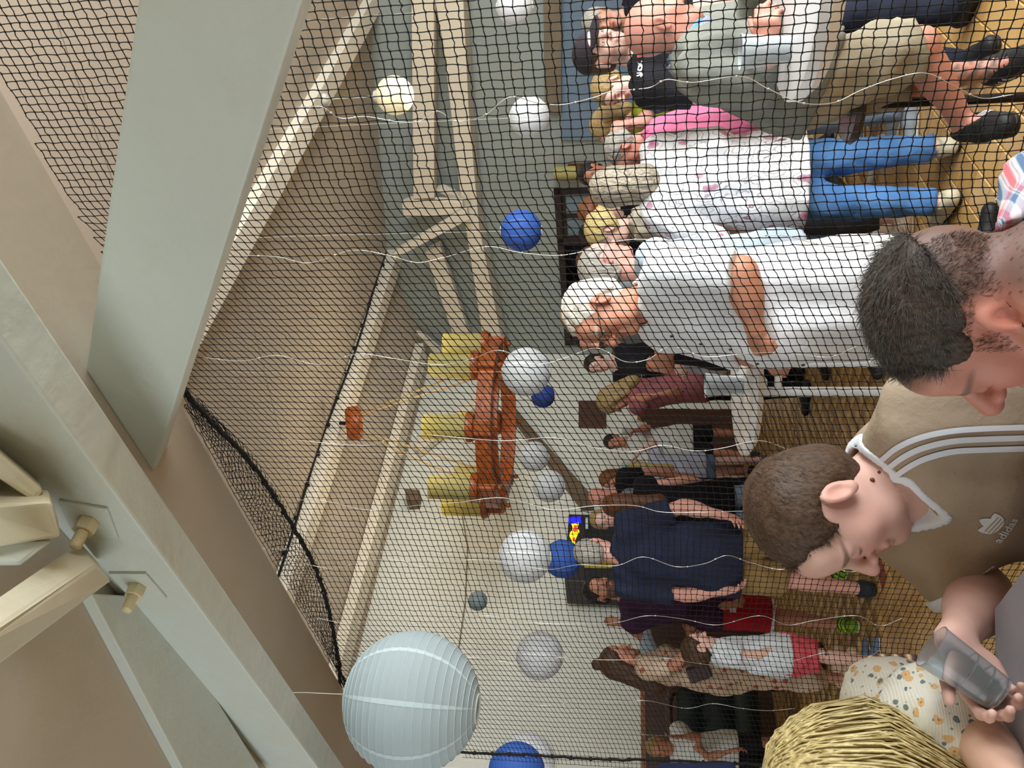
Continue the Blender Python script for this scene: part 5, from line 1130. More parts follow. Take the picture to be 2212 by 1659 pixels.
# -- man in pink, leaning forward
J = from_top(1300, 272, 4.6, 70, 1.12); lean(J, (-.10, 0, -.02)); look(J, 80, -18)
J['lel'] = J['lsh'] + np.array([-.10, -.05, -.27]); J['lwr'] = J['lel'] + np.array([-.2, .1, .0])
o = person('man in a pink shirt with sunglasses pushed up on his head', J, 'red', dict(flush=.4, stubble_scalp=.35, scalpc=(.25, .2, .18)), ('short', 'grey', dict(thick=.004, line=.075, back=-.06)), dict(mat=wc('pink', '#e07fa4', '#cf6d93', .35), sleeve=.7, hem=.2, loose=.026, flare=.03, fold=.005), dict(mat=wc('pale_jeans', '#8fa3bf', '#74889f'), length=1.95), shoe_set('grey_sneaker', '#9aa3ad'), .011, .0055, .010)
r, f, u = frame(J['hf'], J['hu']); L = lambda x, y, z: J['head'] + r * x + f * y + u * z
sg = MB()
for q in (-1, 1): sg.tube([L(q * .034 + .026 * math.cos(a), .085 - .012 * abs(math.cos(a)), .092 + .018 * math.sin(a)) for a in np.linspace(0, 2 * math.pi, 15)], .004, 6).tube([L(q * .06, .075, .09), L(q * .088, .03, .055), L(q * .088, -.02, .01)], .003, 6).tube([L(q * .034 - .02, .086, .092), L(q * .034 + .02, .086, .092)], .012, 8)
sg.build('sunglasses', mat('black_sunglasses', '#141316', .2), o['root'], smooth=True)

# -- blond woman in beige
J = from_top(1272, 492, 4.7, 78, 1.0, female=True); look(J, 82, -6)
def bun(z=.07, y=-.11, rr=.045):
    def ex(S, L, M, s): S.ell(L(0, y, z), rr * s, M, .01)
    return ex
o = person('blond woman with pinned-up hair and a beige top behind the man in white', J, 'fair', {}, ('short', 'blond', dict(thick=.02, line=.06, back=-.06, extra=bun(.0, -.125, .048))), dict(mat=wc('beige_top', '#cbc3b2', '#b0a897', .4), sleeve=.7, hem=.15, loose=.03, flare=.03, fold=.006), dict(mat=wc('charcoal', '#4a4a50', '#38383d'), length=1.75, loose=.02), None, .012, .006)
for n_ in 'lr': sandal(o, n_, mat('beige_sandal', '#d9b99c', .6), mat('beige_sandal_sole', '#cbb89a', .6))

# -- men behind the man in white
J = from_top(1256, 582, 3.7, -80, 1.0); look(J, -78, -4)
J['rel'] = J['rsh'] + np.array([-.06, .06, -.28]); J['rwr'] = J['rel'] + np.array([.02, .1, -.24])
o = person('grey-haired man with glasses and a pale blue collar facing the blond woman', J, 'pink', dict(flush=.5, brow=(.4, .35, .3)), ('short', 'grey', dict(thick=.010, line=.07)), dict(mat=wc('pale_blue_shirt', '#c9dcec', '#b4c9dc'), sleeve=.9, hem=.15), dict(mat=wc('navy_trousers', '#1d2436', '#151a28'), length=2.0), shoe_set('black', '#17161a', M_dark_sole), .013, .006); glasses(o, mat('grey_spectacle_frame', '#77777c', .3))
J = from_top(1212, 678, 4.2, 110, 1.0); look(J, 95, 0)
person('tall balding man half hidden behind the man in white', J, 'pink', dict(stubble_scalp=.3, scalpc=(.3, .25, .2)), ('short', 'dblond', dict(thick=.005, line=.10)), dict(mat=wc('grey_tee', '#74787c', '#606468'), sleeve=.6, hem=.15), dict(mat=wc('dark_jeans', '#23293a', '#191d2a'), length=2.0), shoe_set('black', '#17161a', M_dark_sole), .014, .007)
J = from_top(1240, 722, 5.1, 150, 1.1); look(J, 140, -4)
J['lel'] = PY(1455, 745, 4.82); J['lwr'] = PY(1402, 700, 4.82); J['rel'] = PY(1440, 790, 4.90); J['rwr'] = PY(1420, 735, 4.72)
o = person('bearded man in a black T-shirt with folded arms', J, 'tan', dict(beard=.8, beardc=(.04, .025, .02)), ('short', 'black', dict(thick=.008, line=.065)), dict(mat=wc('black_tee', '#1d1c22', '#131217'), sleeve=.62, hem=.16, loose=.02), dict(mat=wc('dark_jeans', '#23293a', '#191d2a'), length=2.0), shoe_set('black', '#17161a', M_dark_sole), .013, .006)
R_, F_, U_ = torso_frame(J); c = J['che'] + U_ * .06 - R_ * .06 + F_ * .14
smooth_obj('chest_logo', ribbon(o['TS'], [c - R_ * .04, c, c + R_ * .035 + U_ * .012], .022, .002), mat('tan_logo', '#c9926a', .6), o['top'])

# -- people at the right end: cap, blond child, grey-haired man, others
J = from_top(1246, 120, 3.75, 195, 1.0); look(J, 200, -6, 4)
o = person('man in a dark cap and a black T-shirt with white and red lettering', J, 'fair', dict(beard=.45, beardc=(.08, .06, .05)), ('short', 'brown', dict(thick=.004, line=.06)), dict(mat=wc('black_tee', '#1d1c22', '#131217'), sleeve=.65, hem=.16, loose=.018), dict(mat=wc('dark_jeans', '#23293a', '#191d2a'), length=2.0), shoe_set('black', '#17161a', M_dark_sole), .011, .0048)
r, f, u = frame(J['hf'], J['hu']); Lh = lambda x, y, z: J['head'] + r * x + f * y + u * z; C_ = SDF(); C_.ell(Lh(0, -.012, .048), (.088, .106, .085), np.array([r, f, u]), .01); C_.cutp(Lh(0, 0, .045), -u)
M_cap = cloth('dark_cap', '#3a3338', '#2b262b', .15); co = smooth_obj('cap', C_.mesh(.006), M_cap, o['root'])
B2 = SDF(); B2.ell(Lh(0, .115, .040), (.075, .075, .010), np.array([r, nrm(f - u * .25), nrm(u + f * .25)]), .005); smooth_obj('cap_brim', B2.mesh(.005), M_cap, co)
R_, F_, U_ = torso_frame(J); c = J['nb'] - U_ * .075 + F_ * .13
tq = ray_hit(o['TS'], 1387, 150, 3.2, 4.2); text_on(o['TS'], '.JACK', tq, -R_, U_, .034, .003, 'lettering', mat('white_print', '#eceef0', .6), o['top'], .0015)
cr = ray_hit(o['TS'], 1381, 119, 3.2, 4.2); m_ = MB(); q = o['TS'].project(np.array([cr + R_ * a + U_ * b for a, b in ((-.012, -.012), (.012, -.012), (.012, .012), (-.012, .012))]), .003); m_.add(q, [(0, 1, 2, 3)]).build('red_logo', mat('red_print', '#d8282e', .6), o['top'])
J = from_top(1262, 48, 5.4, 150, 1.0); look(J, 140, -10)
person('grey-haired man in a black polo shirt behind the bald man', J, 'tan', dict(beard=.3, beardc=(.3, .28, .26)), ('short', 'grey', dict(thick=.010)), dict(mat=wc('black_polo', '#191a22', '#11121a'), sleeve=.65, hem=.16), dict(mat=wc('dark_jeans', '#23293a', '#191d2a'), length=2.0), shoe_set('black', '#17161a', M_dark_sole), .015, .0065)
J = from_top(1285, 188, 5.0, 120, .85, female=True); look(J, 112, -22)
def pony(S, L, M, s): S.cap(L(.0, -.10, .06), L(.02, -.15, -.02), .03 * s, .022 * s, .02)
def blue_mat():
    t = NT('blue_print'); v = t.coord('Object'); t.col(t.ramp(t.noise(v, 28, 3), [(.4, srgb('#2f3f66')), (.55, srgb('#5f78a8')), (.7, srgb('#93a6cc'))])); t.rough(.8); return t.m
person('blond girl with tied hair in a blue patterned top', J, 'fair', {}, ('short', 'dblond', dict(thick=.014, line=.065, back=-.07, extra=pony)), dict(mat=blue_mat(), sleeve=.5, hem=.15), dict(mat=wc('dark_jeans', '#23293a', '#191d2a'), length=2.0), shoe_set('grey_sneaker', '#9aa3ad'), .013, .006)
J = from_top(1281, 268, 5.3, 100, 1.0, female=True); look(J, 95, -5)
J['lel'] = PY(1400, 262, 5.1); J['lwr'] = PY(1352, 268, 5.05); J['lhd'] = np.array([-.2, .1, 1.0]); J['lcurl'] = (.9, .9, .5)
person('fair-haired woman in a green top raising a hand behind the pink shirt', J, 'pink', {}, ('long', 'dblond', dict(thick=.015, extra=long_hair(.03, .05))), dict(mat=wc('lime_top', '#a6b83c', '#8d9c33'), sleeve=.15, hem=.15), dict(mat=wc('dark_jeans', '#23293a', '#191d2a'), length=2.0), shoe_set('grey_sneaker', '#9aa3ad'), .015, .007)
J = from_top(1250, 378, 6.4, 170, 1.0); look(J, 150, -5)
person('dark-haired man beneath the wall lamp by the door', J, 'brown', {}, ('short', 'black', dict(thick=.012)), dict(mat=wc('dark_red_tee', '#5a2a2a', '#472020'), sleeve=.6, hem=.15), dict(mat=wc('dark_jeans', '#23293a', '#191d2a'), length=2.0), shoe_set('black', '#17161a', M_dark_sole), .017, .008)
for (x, y, d, yw, sk, hn, lab, col_) in ((1250, 455, 6.1, 140, 'fair', 'red', 'girl with reddish brown hair in the doorway', 'black_tee'), (1252, 503, 7.3, 165, 'tan', 'black', 'dark-haired person in the doorway beside the red-haired girl', 'grey_tee'), (1246, 562, 6.9, 120, 'tan', 'chestnut', 'person with chestnut hair behind the grey-haired man with glasses', 'black_tee')):
    J = from_top(x, y, d, yw, .9, female=True); look(J, yw - 10, -8)
    person(lab, J, sk, {}, ('long', hn, dict(thick=.012, extra=long_hair(.12, .04))), dict(mat=MATS['cloth_' + col_], sleeve=.6, hem=.15), dict(mat=MATS['cloth_dark_jeans'], length=2.0), shoe_set('black', '#17161a', M_dark_sole), .018, .008)

# -- group in the middle distance
J = from_top(1263, 785, 8.2, 165, .85, female=True); look(J, 150, -4)
J['lel'] = J['lsh'] + np.array([.02, -.12, -.24]); J['lwr'] = J['lel'] + np.array([-.18, -.1, .04])
person('dark-haired woman in a black top behind the folded arms', J, 'fair', {}, ('short', 'dark', dict(thick=.014, back=-.07)), dict(mat=wc('black_tee', '#1d1c22'), sleeve=.6, hem=.15), dict(mat=MATS['cloth_dark_jeans'], length=2.0), shoe_set('black', '#17161a', M_dark_sole), .017, .008)
J = from_top(1285, 828, 7.1, 60, .95, female=True); lean(J, (-.12, .05, -.03)); look(J, 75, -25)
J['lel'] = PY(1372, 862, 7.0); J['lwr'] = PY(1440, 850, 6.9)
person('woman with loose blond hair and a dusky pink top leaning over', J, 'tan', {}, ('long', 'dblond', dict(thick=.016, extra=long_hair(.16, .06))), dict(mat=wc('dusky_pink', '#a8646a', '#7d4a4e'), sleeve=.5, hem=.10), dict(mat=wc('black_trousers', '#15161c'), length=2.0), shoe_set('black', '#17161a', M_dark_sole), .016, .0075)
J = from_top(1330, 752, 6.3, 130, .95); look(J, 120, -20)
J['lel'] = PY(1440, 765, 6.0); J['lwr'] = PY(1458, 788, 5.85); J['lhd'] = np.array([-.5, -.2, -.6])
person('person in a pale long-sleeved top stretching a hand above the table', J, 'fair', {}, ('short', 'dark', dict(thick=.012)), dict(mat=wc('pale_grey_top', '#c7cbd6', '#aeb3c0'), sleeve=1.8, hem=.12), dict(mat=wc('navy_cloth', '#16264a', '#0f1a33'), length=2.0, loose=.03), shoe_set('black', '#17161a', M_dark_sole), .016, .0075)
J = from_top(1306, 955, 9.7, 200, .9); look(J, 165, -10); J['lel'] = PY(1400, 925, 9.5); J['lwr'] = PY(1372, 930, 9.4); J['lcurl'] = (1, 1, .6)
person('boy in a white T-shirt and dark shorts lifting an orange drink', J, 'tan', {}, ('short', 'dark', dict(thick=.012)), dict(mat=wc('white_tee', '#dfe3e2', '#c9cfce'), sleeve=.65, hem=.2, loose=.03, flare=.02), dict(mat=wc('black_shorts', '#1a1b20'), length=.95, loose=.03), shoe_set('black', '#17161a'), .018, .009)
cup(J['lwr'] + np.array([-.01, -.03, .02]), .13, .033, .043, .8, 'orange drink in the hand of the boy in white')
J = from_top(1362, 1012, 9.0, 15, .85, female=True); look(J, 10, -5)
J['rel'] = J['rsh'] + np.array([.16, -.02, .02]); J['rwr'] = PY(1375, 985, 8.95); J['rcurl'] = (.6, .6, .4)
person('girl with long blond hair in a pale blue shirt and denim shorts, seen from behind', J, 'fair', {}, ('long', 'blond', dict(thick=.010, extra=long_hair(.28, .03, False, .075, .6))), dict(mat=wc('pale_lilac', '#c5cbe0', '#aab2cc'), sleeve=.6, hem=.12, loose=.035, flare=.03), dict(mat=wc('denim_shorts', '#6f86aa', '#586e92'), length=.55, loose=.02), shoe_set('black', '#17161a'), .016, .008)
J = from_top(1296, 1034, 9.9, 150, .9, female=True); look(J, 130, -8)
person('girl with reddish long hair in a pale teal top', J, 'tan', {}, ('long', 'red', dict(thick=.012, extra=long_hair(.22, .04))), dict(mat=wc('pale_teal', '#b9cfcb', '#93aba8'), sleeve=.7, hem=.12, loose=.03), dict(mat=MATS['cloth_black_shorts'], length=.9), shoe_set('black', '#17161a'), .018, .009)
J = from_top(1405, 1062, 9.2, 100, .85); look(J, 100, 0); J['lel'] = J['lsh'] + np.array([.1, -.05, -.16])
person('small child in a white T-shirt between the girl in lilac and the woman in black', J, 'tan', {}, ('short', 'brown', dict(thick=.012)), dict(mat=MATS['cloth_white_tee'], sleeve=.7, hem=.14, loose=.03), dict(mat=MATS['cloth_black_shorts'], length=.3), shoe_set('black', '#17161a'), .016, .009)
J = from_top(1270, 1070, 8.2, 165, 1.0); look(J, 150, -8)
person('red-faced man with shaved head in a black shirt in the far group', J, 'red', dict(flush=.7), None, dict(mat=MATS['cloth_black_tee'], sleeve=.6, hem=.15), dict(mat=MATS['cloth_dark_jeans'], length=2.0), shoe_set('black', '#17161a', M_dark_sole), .018, .008)
J = from_top(1306, 1092, 6.6, 12, .98, female=True); look(J, 25, -4)
person('woman with long brown hair in a black top and pale jeans, seen from behind', J, 'pink', {}, ('long', 'chestnut', dict(thick=.016, extra=long_hair(.26, .06, True, .06, .8))), dict(mat=wc('black_top', '#14131a', '#0d0c12'), sleeve=.3, hem=.22, loose=.03, flare=.05), dict(mat=wc('light_jeans', '#9db9d8', '#86a3c4'), length=2.0), shoe_set('white_trainer', '#e2e0da'), .014, .0075)
J = from_top(1276, 1120, 7.4, 175, 1.0); look(J, 185, -6)
person('fair-haired man looking towards the camera past the navy T-shirt', J, 'fair', dict(flush=.5), ('short', 'dblond', dict(thick=.012, line=.07)), dict(mat=MATS['cloth_grey_tee'], sleeve=.6, hem=.15), dict(mat=MATS['cloth_dark_jeans'], length=2.0), shoe_set('black', '#17161a', M_dark_sole), .016, .007)

# -- man in the navy T-shirt and tan shorts, back to the camera
J = from_top(1241, 1192, 5.25, -8, 1.08, stance=.16); look(J, -12, -4)
J['rel'] = PY(1475, 1094, 5.2); J['rwr'] = PY(1556, 1112, 5.05); J['lel'] = PY(1478, 1284, 5.25); J['lwr'] = PY(1565, 1276, 5.12)
o = person('broad man in a navy T-shirt and tan shorts with his back to the camera', J, 'pink', dict(stubble_scalp=.5, scalpc=(.16, .12, .10)), ('short', 'grey', dict(thick=.006, line=.09, back=-.085, vox=.006)), dict(mat=wc('navy_tee', '#262c44', '#1d2236', .35), sleeve=.78, hem=.17, loose=.028, flare=.02, fold=.007, wl=.13), dict(mat=wc('tan_shorts', '#9c8153', '#836a42', .5), length=.98, loose=.035, fold=.006), None, .012, .006, .010)
for n_ in 'lr': sandal(o, n_, mat('dark_slipper', '#20242e', .7), M_dark_sole)
# -- bearded man in purple and red
J = from_top(1263, 1275, 5.8, -150, 1.0, stance=.14); look(J, -140, -2)
J['rel'] = PY(1475, 1315, 5.75); J['rwr'] = PY(1575, 1308, 5.6); J['lel'] = J['lsh'] + np.array([.04, .12, -.28]); J['rcurl'] = (.9, .9, .5)
o = person('bearded man in a purple T-shirt, red shorts and neon shoes', J, 'tan', dict(beard=.85, beardc=(.03, .02, .018)), ('short', 'black', dict(thick=.016, line=.06, back=-.075)), dict(mat=wc('purple_tee', '#3c1f3c', '#2c162d', .3), sleeve=.68, hem=.10, loose=.022, fold=.005), dict(mat=wc('red_shorts', '#b01226', '#8e0f20', .4), length=.98, loose=.04, fold=.006), None, .012, .006, .010)
M_neon = mat('neon_upper', '#a6e01c', .45, .1, 10, color2='#2a3a18')
for n_ in 'lr':
    S_, sh_, (gz, f, r, u) = shoe(J, n_, o['root'], M_neon, mat('pale_neon_sole', '#d5e8b8', .5), name='running_shoe', vox=.007)
    for q in (.02, .07, .12): smooth_obj('shoe_stripe', ribbon(S_, [gz + f * q - r * .05 + u * .03, gz + f * (q + .012) + u * .09, gz + f * q + r * .05 + u * .03], .012, .0015), mat('black_shoe_stripe', '#12180c', .5), sh_)
for n_ in 'lr':
    e = J[n_ + 'hip'] + (J[n_ + 'kn'] - J[n_ + 'hip']) * .95; smooth_obj('shorts_trim', ring_on(o['BS'], e, J[n_ + 'kn'] - J[n_ + 'hip'], .11, .018), mat('white_trim', '#d8d4d4', .6), o['bottom'])
pp = J['rwr'] + np.array([0, -.03, -.02]); tag(MB().box(pp, nrm(RN + FN * .2) * .035, np.array([0, 0, .02]), np.array([0, .003, 0])).build('folded_paper', mat('white_paper_note', '#dfe3ea', .7)), 'folded white paper in the hand of the man in red shorts', 'paper')
# -- woman with a bun and the child
def floral_dress():
    t = NT('beige_floral'); v = t.coord('Object'); n = t.n('ShaderNodeTexVoronoi'); n.inputs['Scale'].default_value = 16; t.l(v, n.inputs['Vector']); sp = t.n('ShaderNodeSeparateColor'); t.l(n.outputs['Color'], sp.inputs[0])
    c = t.ramp(t.noise(v, 6, 3), [(.3, srgb('#a88c76')), (.7, srgb('#c9b39c'))]); c = t.mix(t.math('MULTIPLY', t.math('LESS_THAN', n.outputs['Distance'], .30), t.math('GREATER_THAN', sp.outputs[0], .35)), c, srgb('#a0503c')); c = t.mix(t.math('MULTIPLY', t.math('LESS_THAN', n.outputs['Distance'], .18), t.math('LESS_THAN', sp.outputs[0], .25)), c, srgb('#6d5a4c')); t.col(c); t.rough(.85); t.bump(t.noise(v, 8, 4), .35, .03); return t.m
M_fd = floral_dress()
J = from_top(1300, 1432, 5.75, -75, .95, female=True); look(J, -80, -10)
J['rel'] = PY(1455, 1440, 5.55); J['rwr'] = PY(1490, 1400, 5.45); J['lel'] = J['lsh'] + np.array([.06, .02, -.27]); J['lwr'] = J['lel'] + np.array([.2, -.08, -.02])
def bunlong(S, L, M, s): S.ell(L(0, -.055, .135), .042 * s, M, .01); long_hair(.20, .07, True, .06, .9)(S, L, M, s)
o = person('woman with a hair bun and a long floral dress', J, 'tan', dict(flush=.4), ('long', 'brown', dict(thick=.012, extra=bunlong)), dict(mat=M_fd, sleeve=.9, hem=.05, loose=.024, bust=.02, name='bodice'), dict(mat=M_fd, length=1.55, loose=.05, skirt=True, name='dress_skirt', fold=.008, wl=.11), None, .013, .0065)
for n_ in 'lr': sandal(o, n_, mat('beige_sandal', '#d9b99c', .6), mat('beige_sandal_sole', '#cbb89a', .6))
ph = J['rwr'] + (J['rwr'] - J['rel']) * .25; tag(MB().box(PY(1510, 1452, 5.50), np.array([.045, 0, .02]), np.array([0, .03, 0]), np.array([-.03, 0, .07])).build('hand_bag', mat('dark_brown_leather', '#35211f', .5), bevel=.01), 'small dark brown bag at the waist of the woman in the floral dress', 'bag')
J = from_top(1486, 1405, 5.2, -70, 1.0, female=True); look(J, -72, -6); J['hs'] = .88
o = person('little girl in a white top and coral skirt beside the floral dress', J, 'fair', dict(flush=.4), ('short', 'brown', dict(thick=.014, back=-.085)), dict(mat=wc('child_white', '#dfe6ec', '#c7d0d8', .45), sleeve=.5, hem=.08, loose=.03, flare=.05, fold=.006, wl=.07, name='blouse'), dict(mat=wc('coral_skirt', '#d8606a', '#c04f58', .4), length=.78, loose=.035, skirt=True, name='skirt', fold=.008, wl=.06, waist=-.03), shoe_set('child_shoe', '#5d6f86'), .010, .006, .009)
J = from_top(1322, 1428, 6.6, -60, .9); look(J, -70, -5)
J['rel'] = PY(1392, 1375, 6.4); J['rwr'] = PY(1338, 1345, 6.35); J['rhd'] = np.array([.1, -.1, 1.0]); J['rcurl'] = (.5, .6, .4)
person('person in a pale blue sleeve raising a hand behind the woman with the bun', J, 'brown', {}, ('short', 'dark', dict(thick=.010)), dict(mat=wc('pale_blue_long', '#a9bccb', '#94a8b8'), sleeve=1.45, hem=.15, loose=.02), dict(mat=MATS['cloth_dark_jeans'], length=2.0), shoe_set('black', '#17161a', M_dark_sole), .015, .008)
J = from_top(1402, 1612, 7.0, 190, .9); look(J, 180, -10); J['rel'] = PY(1510, 1590, 6.9); J['rwr'] = PY(1462, 1592, 6.75); J['rhd'] = np.array([.05, -.1, 1.0]); J['lel'] = PY(1530, 1635, 6.8); J['lwr'] = PY(1590, 1620, 6.6)
person('child in a white T-shirt raising a hand beside the armchair', J, 'tan', dict(flush=.4), ('short', 'dblond', dict(thick=.010)), dict(mat=MATS['cloth_white_tee'], sleeve=.6, hem=.12, loose=.025), dict(mat=MATS['cloth_black_shorts'], length=.95), shoe_set('black', '#17161a'), .015, .008)
J = from_top(1225, 1832, 2.5, 10, 1.15); look(J, 10, 0)
person('person in a navy top whose shoulder just enters the lower picture edge', J, 'fair', {}, ('short', 'brown', dict(thick=.012)), dict(mat=wc('navy_top', '#22294a', '#1a2038'), sleeve=.7, hem=.15), dict(mat=MATS['cloth_dark_jeans'], length=2.0), shoe_set('black', '#17161a', M_dark_sole), .016, .009)
# ------------------------------------------------------------------ the bald man perched at the second table
Yb = 2.78
J = skeleton(PY(1700, 200, Yb)[:2], 1.78, -82, .95)
J['pel'] = PY(1712, 172, Yb); J['wai'] = PY(1640, 158, Yb); J['che'] = PY(1568, 138, Yb - .02); J['nb'] = PY(1496, 102, Yb - .02); J['head'] = PY(1426, 58, Yb - .04)
look(J, -98, -24, 0); J['hs'] = 1.0
J['rsh'] = PY(1536, 155, Yb - .20); J['lsh'] = PY(1532, 85, Yb + .15)
J['rel'] = PY(1655, 185, Yb - .22); J['rwr'] = PY(1662, 105, Yb - .36); J['rhd'] = PY(1655, 50, Yb - .40) - J['rwr']; J['rhn'] = np.array([.1, -.8, .5]); J['rth'] = np.array([0, -.2, 1.0]); J['rcurl'] = (.7, .7, .5)
J['lel'] = PY(1640, 40, Yb + .12); J['lwr'] = PY(1640, -60, Yb - .1)
J['rhip'] = PY(1735, 192, Yb - .10); J['rkn'] = PY(1985, 98, Yb - .06); J['ran'] = PY(2085, 276, Yb + .10); J['rtoe'] = PY(2178, 268, Yb - .04)
J['lhip'] = PY(1735, 175, Yb + .08); J['lkn'] = PY(1962, 175, Yb + .15); J['lan'] = PY(2140, 152, Yb + .25); J['ltoe'] = PY(2190, 130, Yb + .12)
def tattoo(V, C):
    a, b = J['lkn'], J['lan']; ab = b - a; tt = ((V - a) @ ab) / (ab @ ab); dd = np.linalg.norm(V - a - np.clip(tt, 0, 1)[:, None] * ab, axis=1); w_ = ((dd < .085) & (tt > .12) & (tt < 1.02)).astype(float)
    n = np.sin(V[:, 0] * 95 + 3 * np.sin(V[:, 2] * 60)) * np.sin(V[:, 2] * 80 + 2 * np.sin(V[:, 1] * 70)) + .5 * np.sin(V[:, 2] * 170 + V[:, 0] * 120); ink = np.where(n[:, None] > .25, np.array([.07, .10, .10]), np.where(n[:, None] < -.55, np.array([.42, .12, .09]), np.array([.22, .22, .20])))
    w2 = w_ * np.clip(.45 + .5 * n, .15, .85); return C * (1 - w2[:, None]) + ink * w2[:, None]
ob = person('bald man in a grey jacket and beige shorts perched at the white table', J, 'red', dict(flush=.3, stubble_scalp=.22, scalpc=(.12, .10, .09), brow=(.3, .22, .16), shape=dict(nose=1.25)), None,
            dict(mat=wc('grey_jacket', '#7d7f76', '#63655e', .45), sleeve=1.82, hem=.08, loose=.028, fold=.008, wl=.12, name='jacket'), dict(mat=wc('beige_shorts', '#a39b87', '#8c8470', .5), length=.93, loose=.032, waist=.05, fold=.006), None, .010, .0042, .009, tint=tattoo)
S = ob['TS']; R_, F_, U_ = torso_frame(J); c0 = J['nb'] + U_ * .0
nd = nrm(J['head'] - J['hu'] * .05 - J['nb']); ca_ = SDF(); ca_.cap(J['nb'] - nd * .03, J['nb'] + nd * .03, .112, .100, .01); ca_.cap(J['nb'] - nd * .09, J['nb'] + nd * .12, .100, .088, .004, op=-1); ca_.cutp(J['nb'] + nd * .03, nd)
smooth_obj('jacket_collar', ca_.mesh(.006), wc('jacket_lining', '#8f97a8', '#7a8090'), ob['top'])
ca_ = SDF(); ca_.cap(J['nb'] - nd * .03, J['nb'] + nd * .05, .096, .082, .01); ca_.cutp(J['nb'] + nd * .045, nd); smooth_obj('blue_shirt_collar', ca_.mesh(.006), wc('bright_blue', '#5f9bd0', '#4c86bd'), ob['root'])
M_blk = mat('black_suede', '#17191a', .6, .2, 30, .1, 120)
for n_ in 'lr':
    dn = nrm(np.cross(nrm(J[n_ + 'toe'] - J[n_ + 'an']), RN)) if False else None
    if n_ == 'r': J['rdn'] = np.array([.12, .0, -1.0])
    S_, sh_, (gz, f, r, u) = shoe(J, n_, ob['root'], M_blk, mat('gum_sole', '#2a2320', .6), name='sneaker', vox=.006)
    for sd in (-1, 1):
        for q in (.035, .065, .095): smooth_obj('stripe', ribbon(S_, [gz + f * (q + .012) + r * sd * .06 + u * .018, gz + f * (q - .004) + r * sd * .055 + u * .042, gz + f * (q - .022) + r * sd * .045 + u * .066], .0125, .0015), mat('white_stripe', '#dcd9d2', .6), sh_)
    smooth_obj('heel_tab', ribbon(S_, [gz - f * .09 + r * .025 + u * .075, gz - f * .10 + u * .078, gz - f * .09 - r * .025 + u * .075], .02, .002), mat('white_stripe', '#dcd9d2', .6), sh_)
    for q in range(5): smooth_obj('lace', ribbon(S_, [gz + f * (.03 + q * .02) - r * .022 + u * (.095 - q * .008), gz + f * (.035 + q * .02) + u * (.105 - q * .008), gz + f * (.03 + q * .02) + r * .022 + u * (.095 - q * .008)], .006, .003), mat('black_lace', '#0d0d0e', .7), sh_)
cc = PY(1650, 110, Yb - .50); cup(np.array([cc[0], cc[1], 1.066]), .13, .034, .046, .42, 'plastic cup with amber beer held by the bald man')
st = thing('bar_stool', 'dark stool under the bald man', 'stool', (J['pel'][0] - .03, J['pel'][1] + .05, 0)); zs = J['pel'][2] - .20; ps = np.array([J['pel'][0] - .06, J['pel'][1] + .10, 0])
MB().lathe([(0, zs), (.12, zs), (.13, zs - .015), (.12, zs - .03), (0, zs - .03)], ps, 28).build('seat', mat('dark_brown_wood', '#3b2419', .4, .2, 5), st, smooth=True, sharp=40)
MB().lathe([(.016, zs - .03), (.016, .03), (.03, .025), (.12, .01), (.12, 0), (0, 0)], ps, 24).build('pedestal', mat('dark_steel', '#2c2a2a', .35, .1, 8, metal=.7), st, smooth=True, sharp=40)
# -- seated person at the very top right: denim shorts and pale sneakers
J = skeleton(PY(1740, 10, 4.4)[:2], 1.7, 160, 1.0)
for n_, dx, dy in (('r', 0, 0), ('l', 6, 32)):
    J[n_ + 'hip'] = PY(1735 + dx, -5 + dy * .6, 4.5 + dy * .003); J[n_ + 'kn'] = PY(1795 + dx, 12 + dy, 4.1); J[n_ + 'an'] = PY(1885 + dx * 1.5, 10 + dy, 4.28); J[n_ + 'toe'] = PY(1915 + dx, 6 + dy, 4.12)
J['pel'] = PY(1728, 0, 4.55); J['wai'] = PY(1665, -4, 4.6); J['che'] = PY(1590, -6, 4.6); J['nb'] = PY(1505, -10, 4.6); J['head'] = PY(1440, -20, 4.58)
for n_, q in (('l', 1), ('r', -1)): J[n_ + 'sh'] = J['nb'] + np.array([.18 * q, 0, -.06]); J[n_ + 'el'] = J[n_ + 'sh'] + np.array([.05 * q, -.1, -.25]); J[n_ + 'wr'] = J[n_ + 'el'] + np.array([-.05 * q, -.22, .0])
look(J, 160, -10)
person('seated person in denim shorts and pale sneakers at the picture top', J, 'pink', {}, ('short', 'brown', dict(thick=.012)), dict(mat=wc('teal_tee', '#3f4a52', '#333d44'), sleeve=.6, hem=.10), dict(mat=wc('denim_shorts2', '#4f7bb0', '#3a6090', .5), length=.9, loose=.02), shoe_set('pale_sneaker', '#c9c2ae'), .014, .008)
s2 = thing('bench', 'plain bench under the person in denim shorts', 'bench', (J['pel'][0], J['pel'][1] + .05, 0)); zb_ = J['pel'][2] - .16
MB().box((J['pel'][0] + .2, J['pel'][1] + .06, zb_ - .02), (.4, 0, 0), (0, .16, 0), (0, 0, .02)).build('seat_board', mat('dark_brown_wood', '#3b2419', .4, .2, 5), s2, bevel=.005)
for e in (-.15, .55): MB().box((J['pel'][0] + e, J['pel'][1] + .06, zb_ / 2 - .02), (.02, 0, 0), (0, .14, 0), (0, 0, zb_ / 2 - .02)).build('leg_panel', mat('dark_brown_wood', '#3b2419', .4, .2, 5), s2)
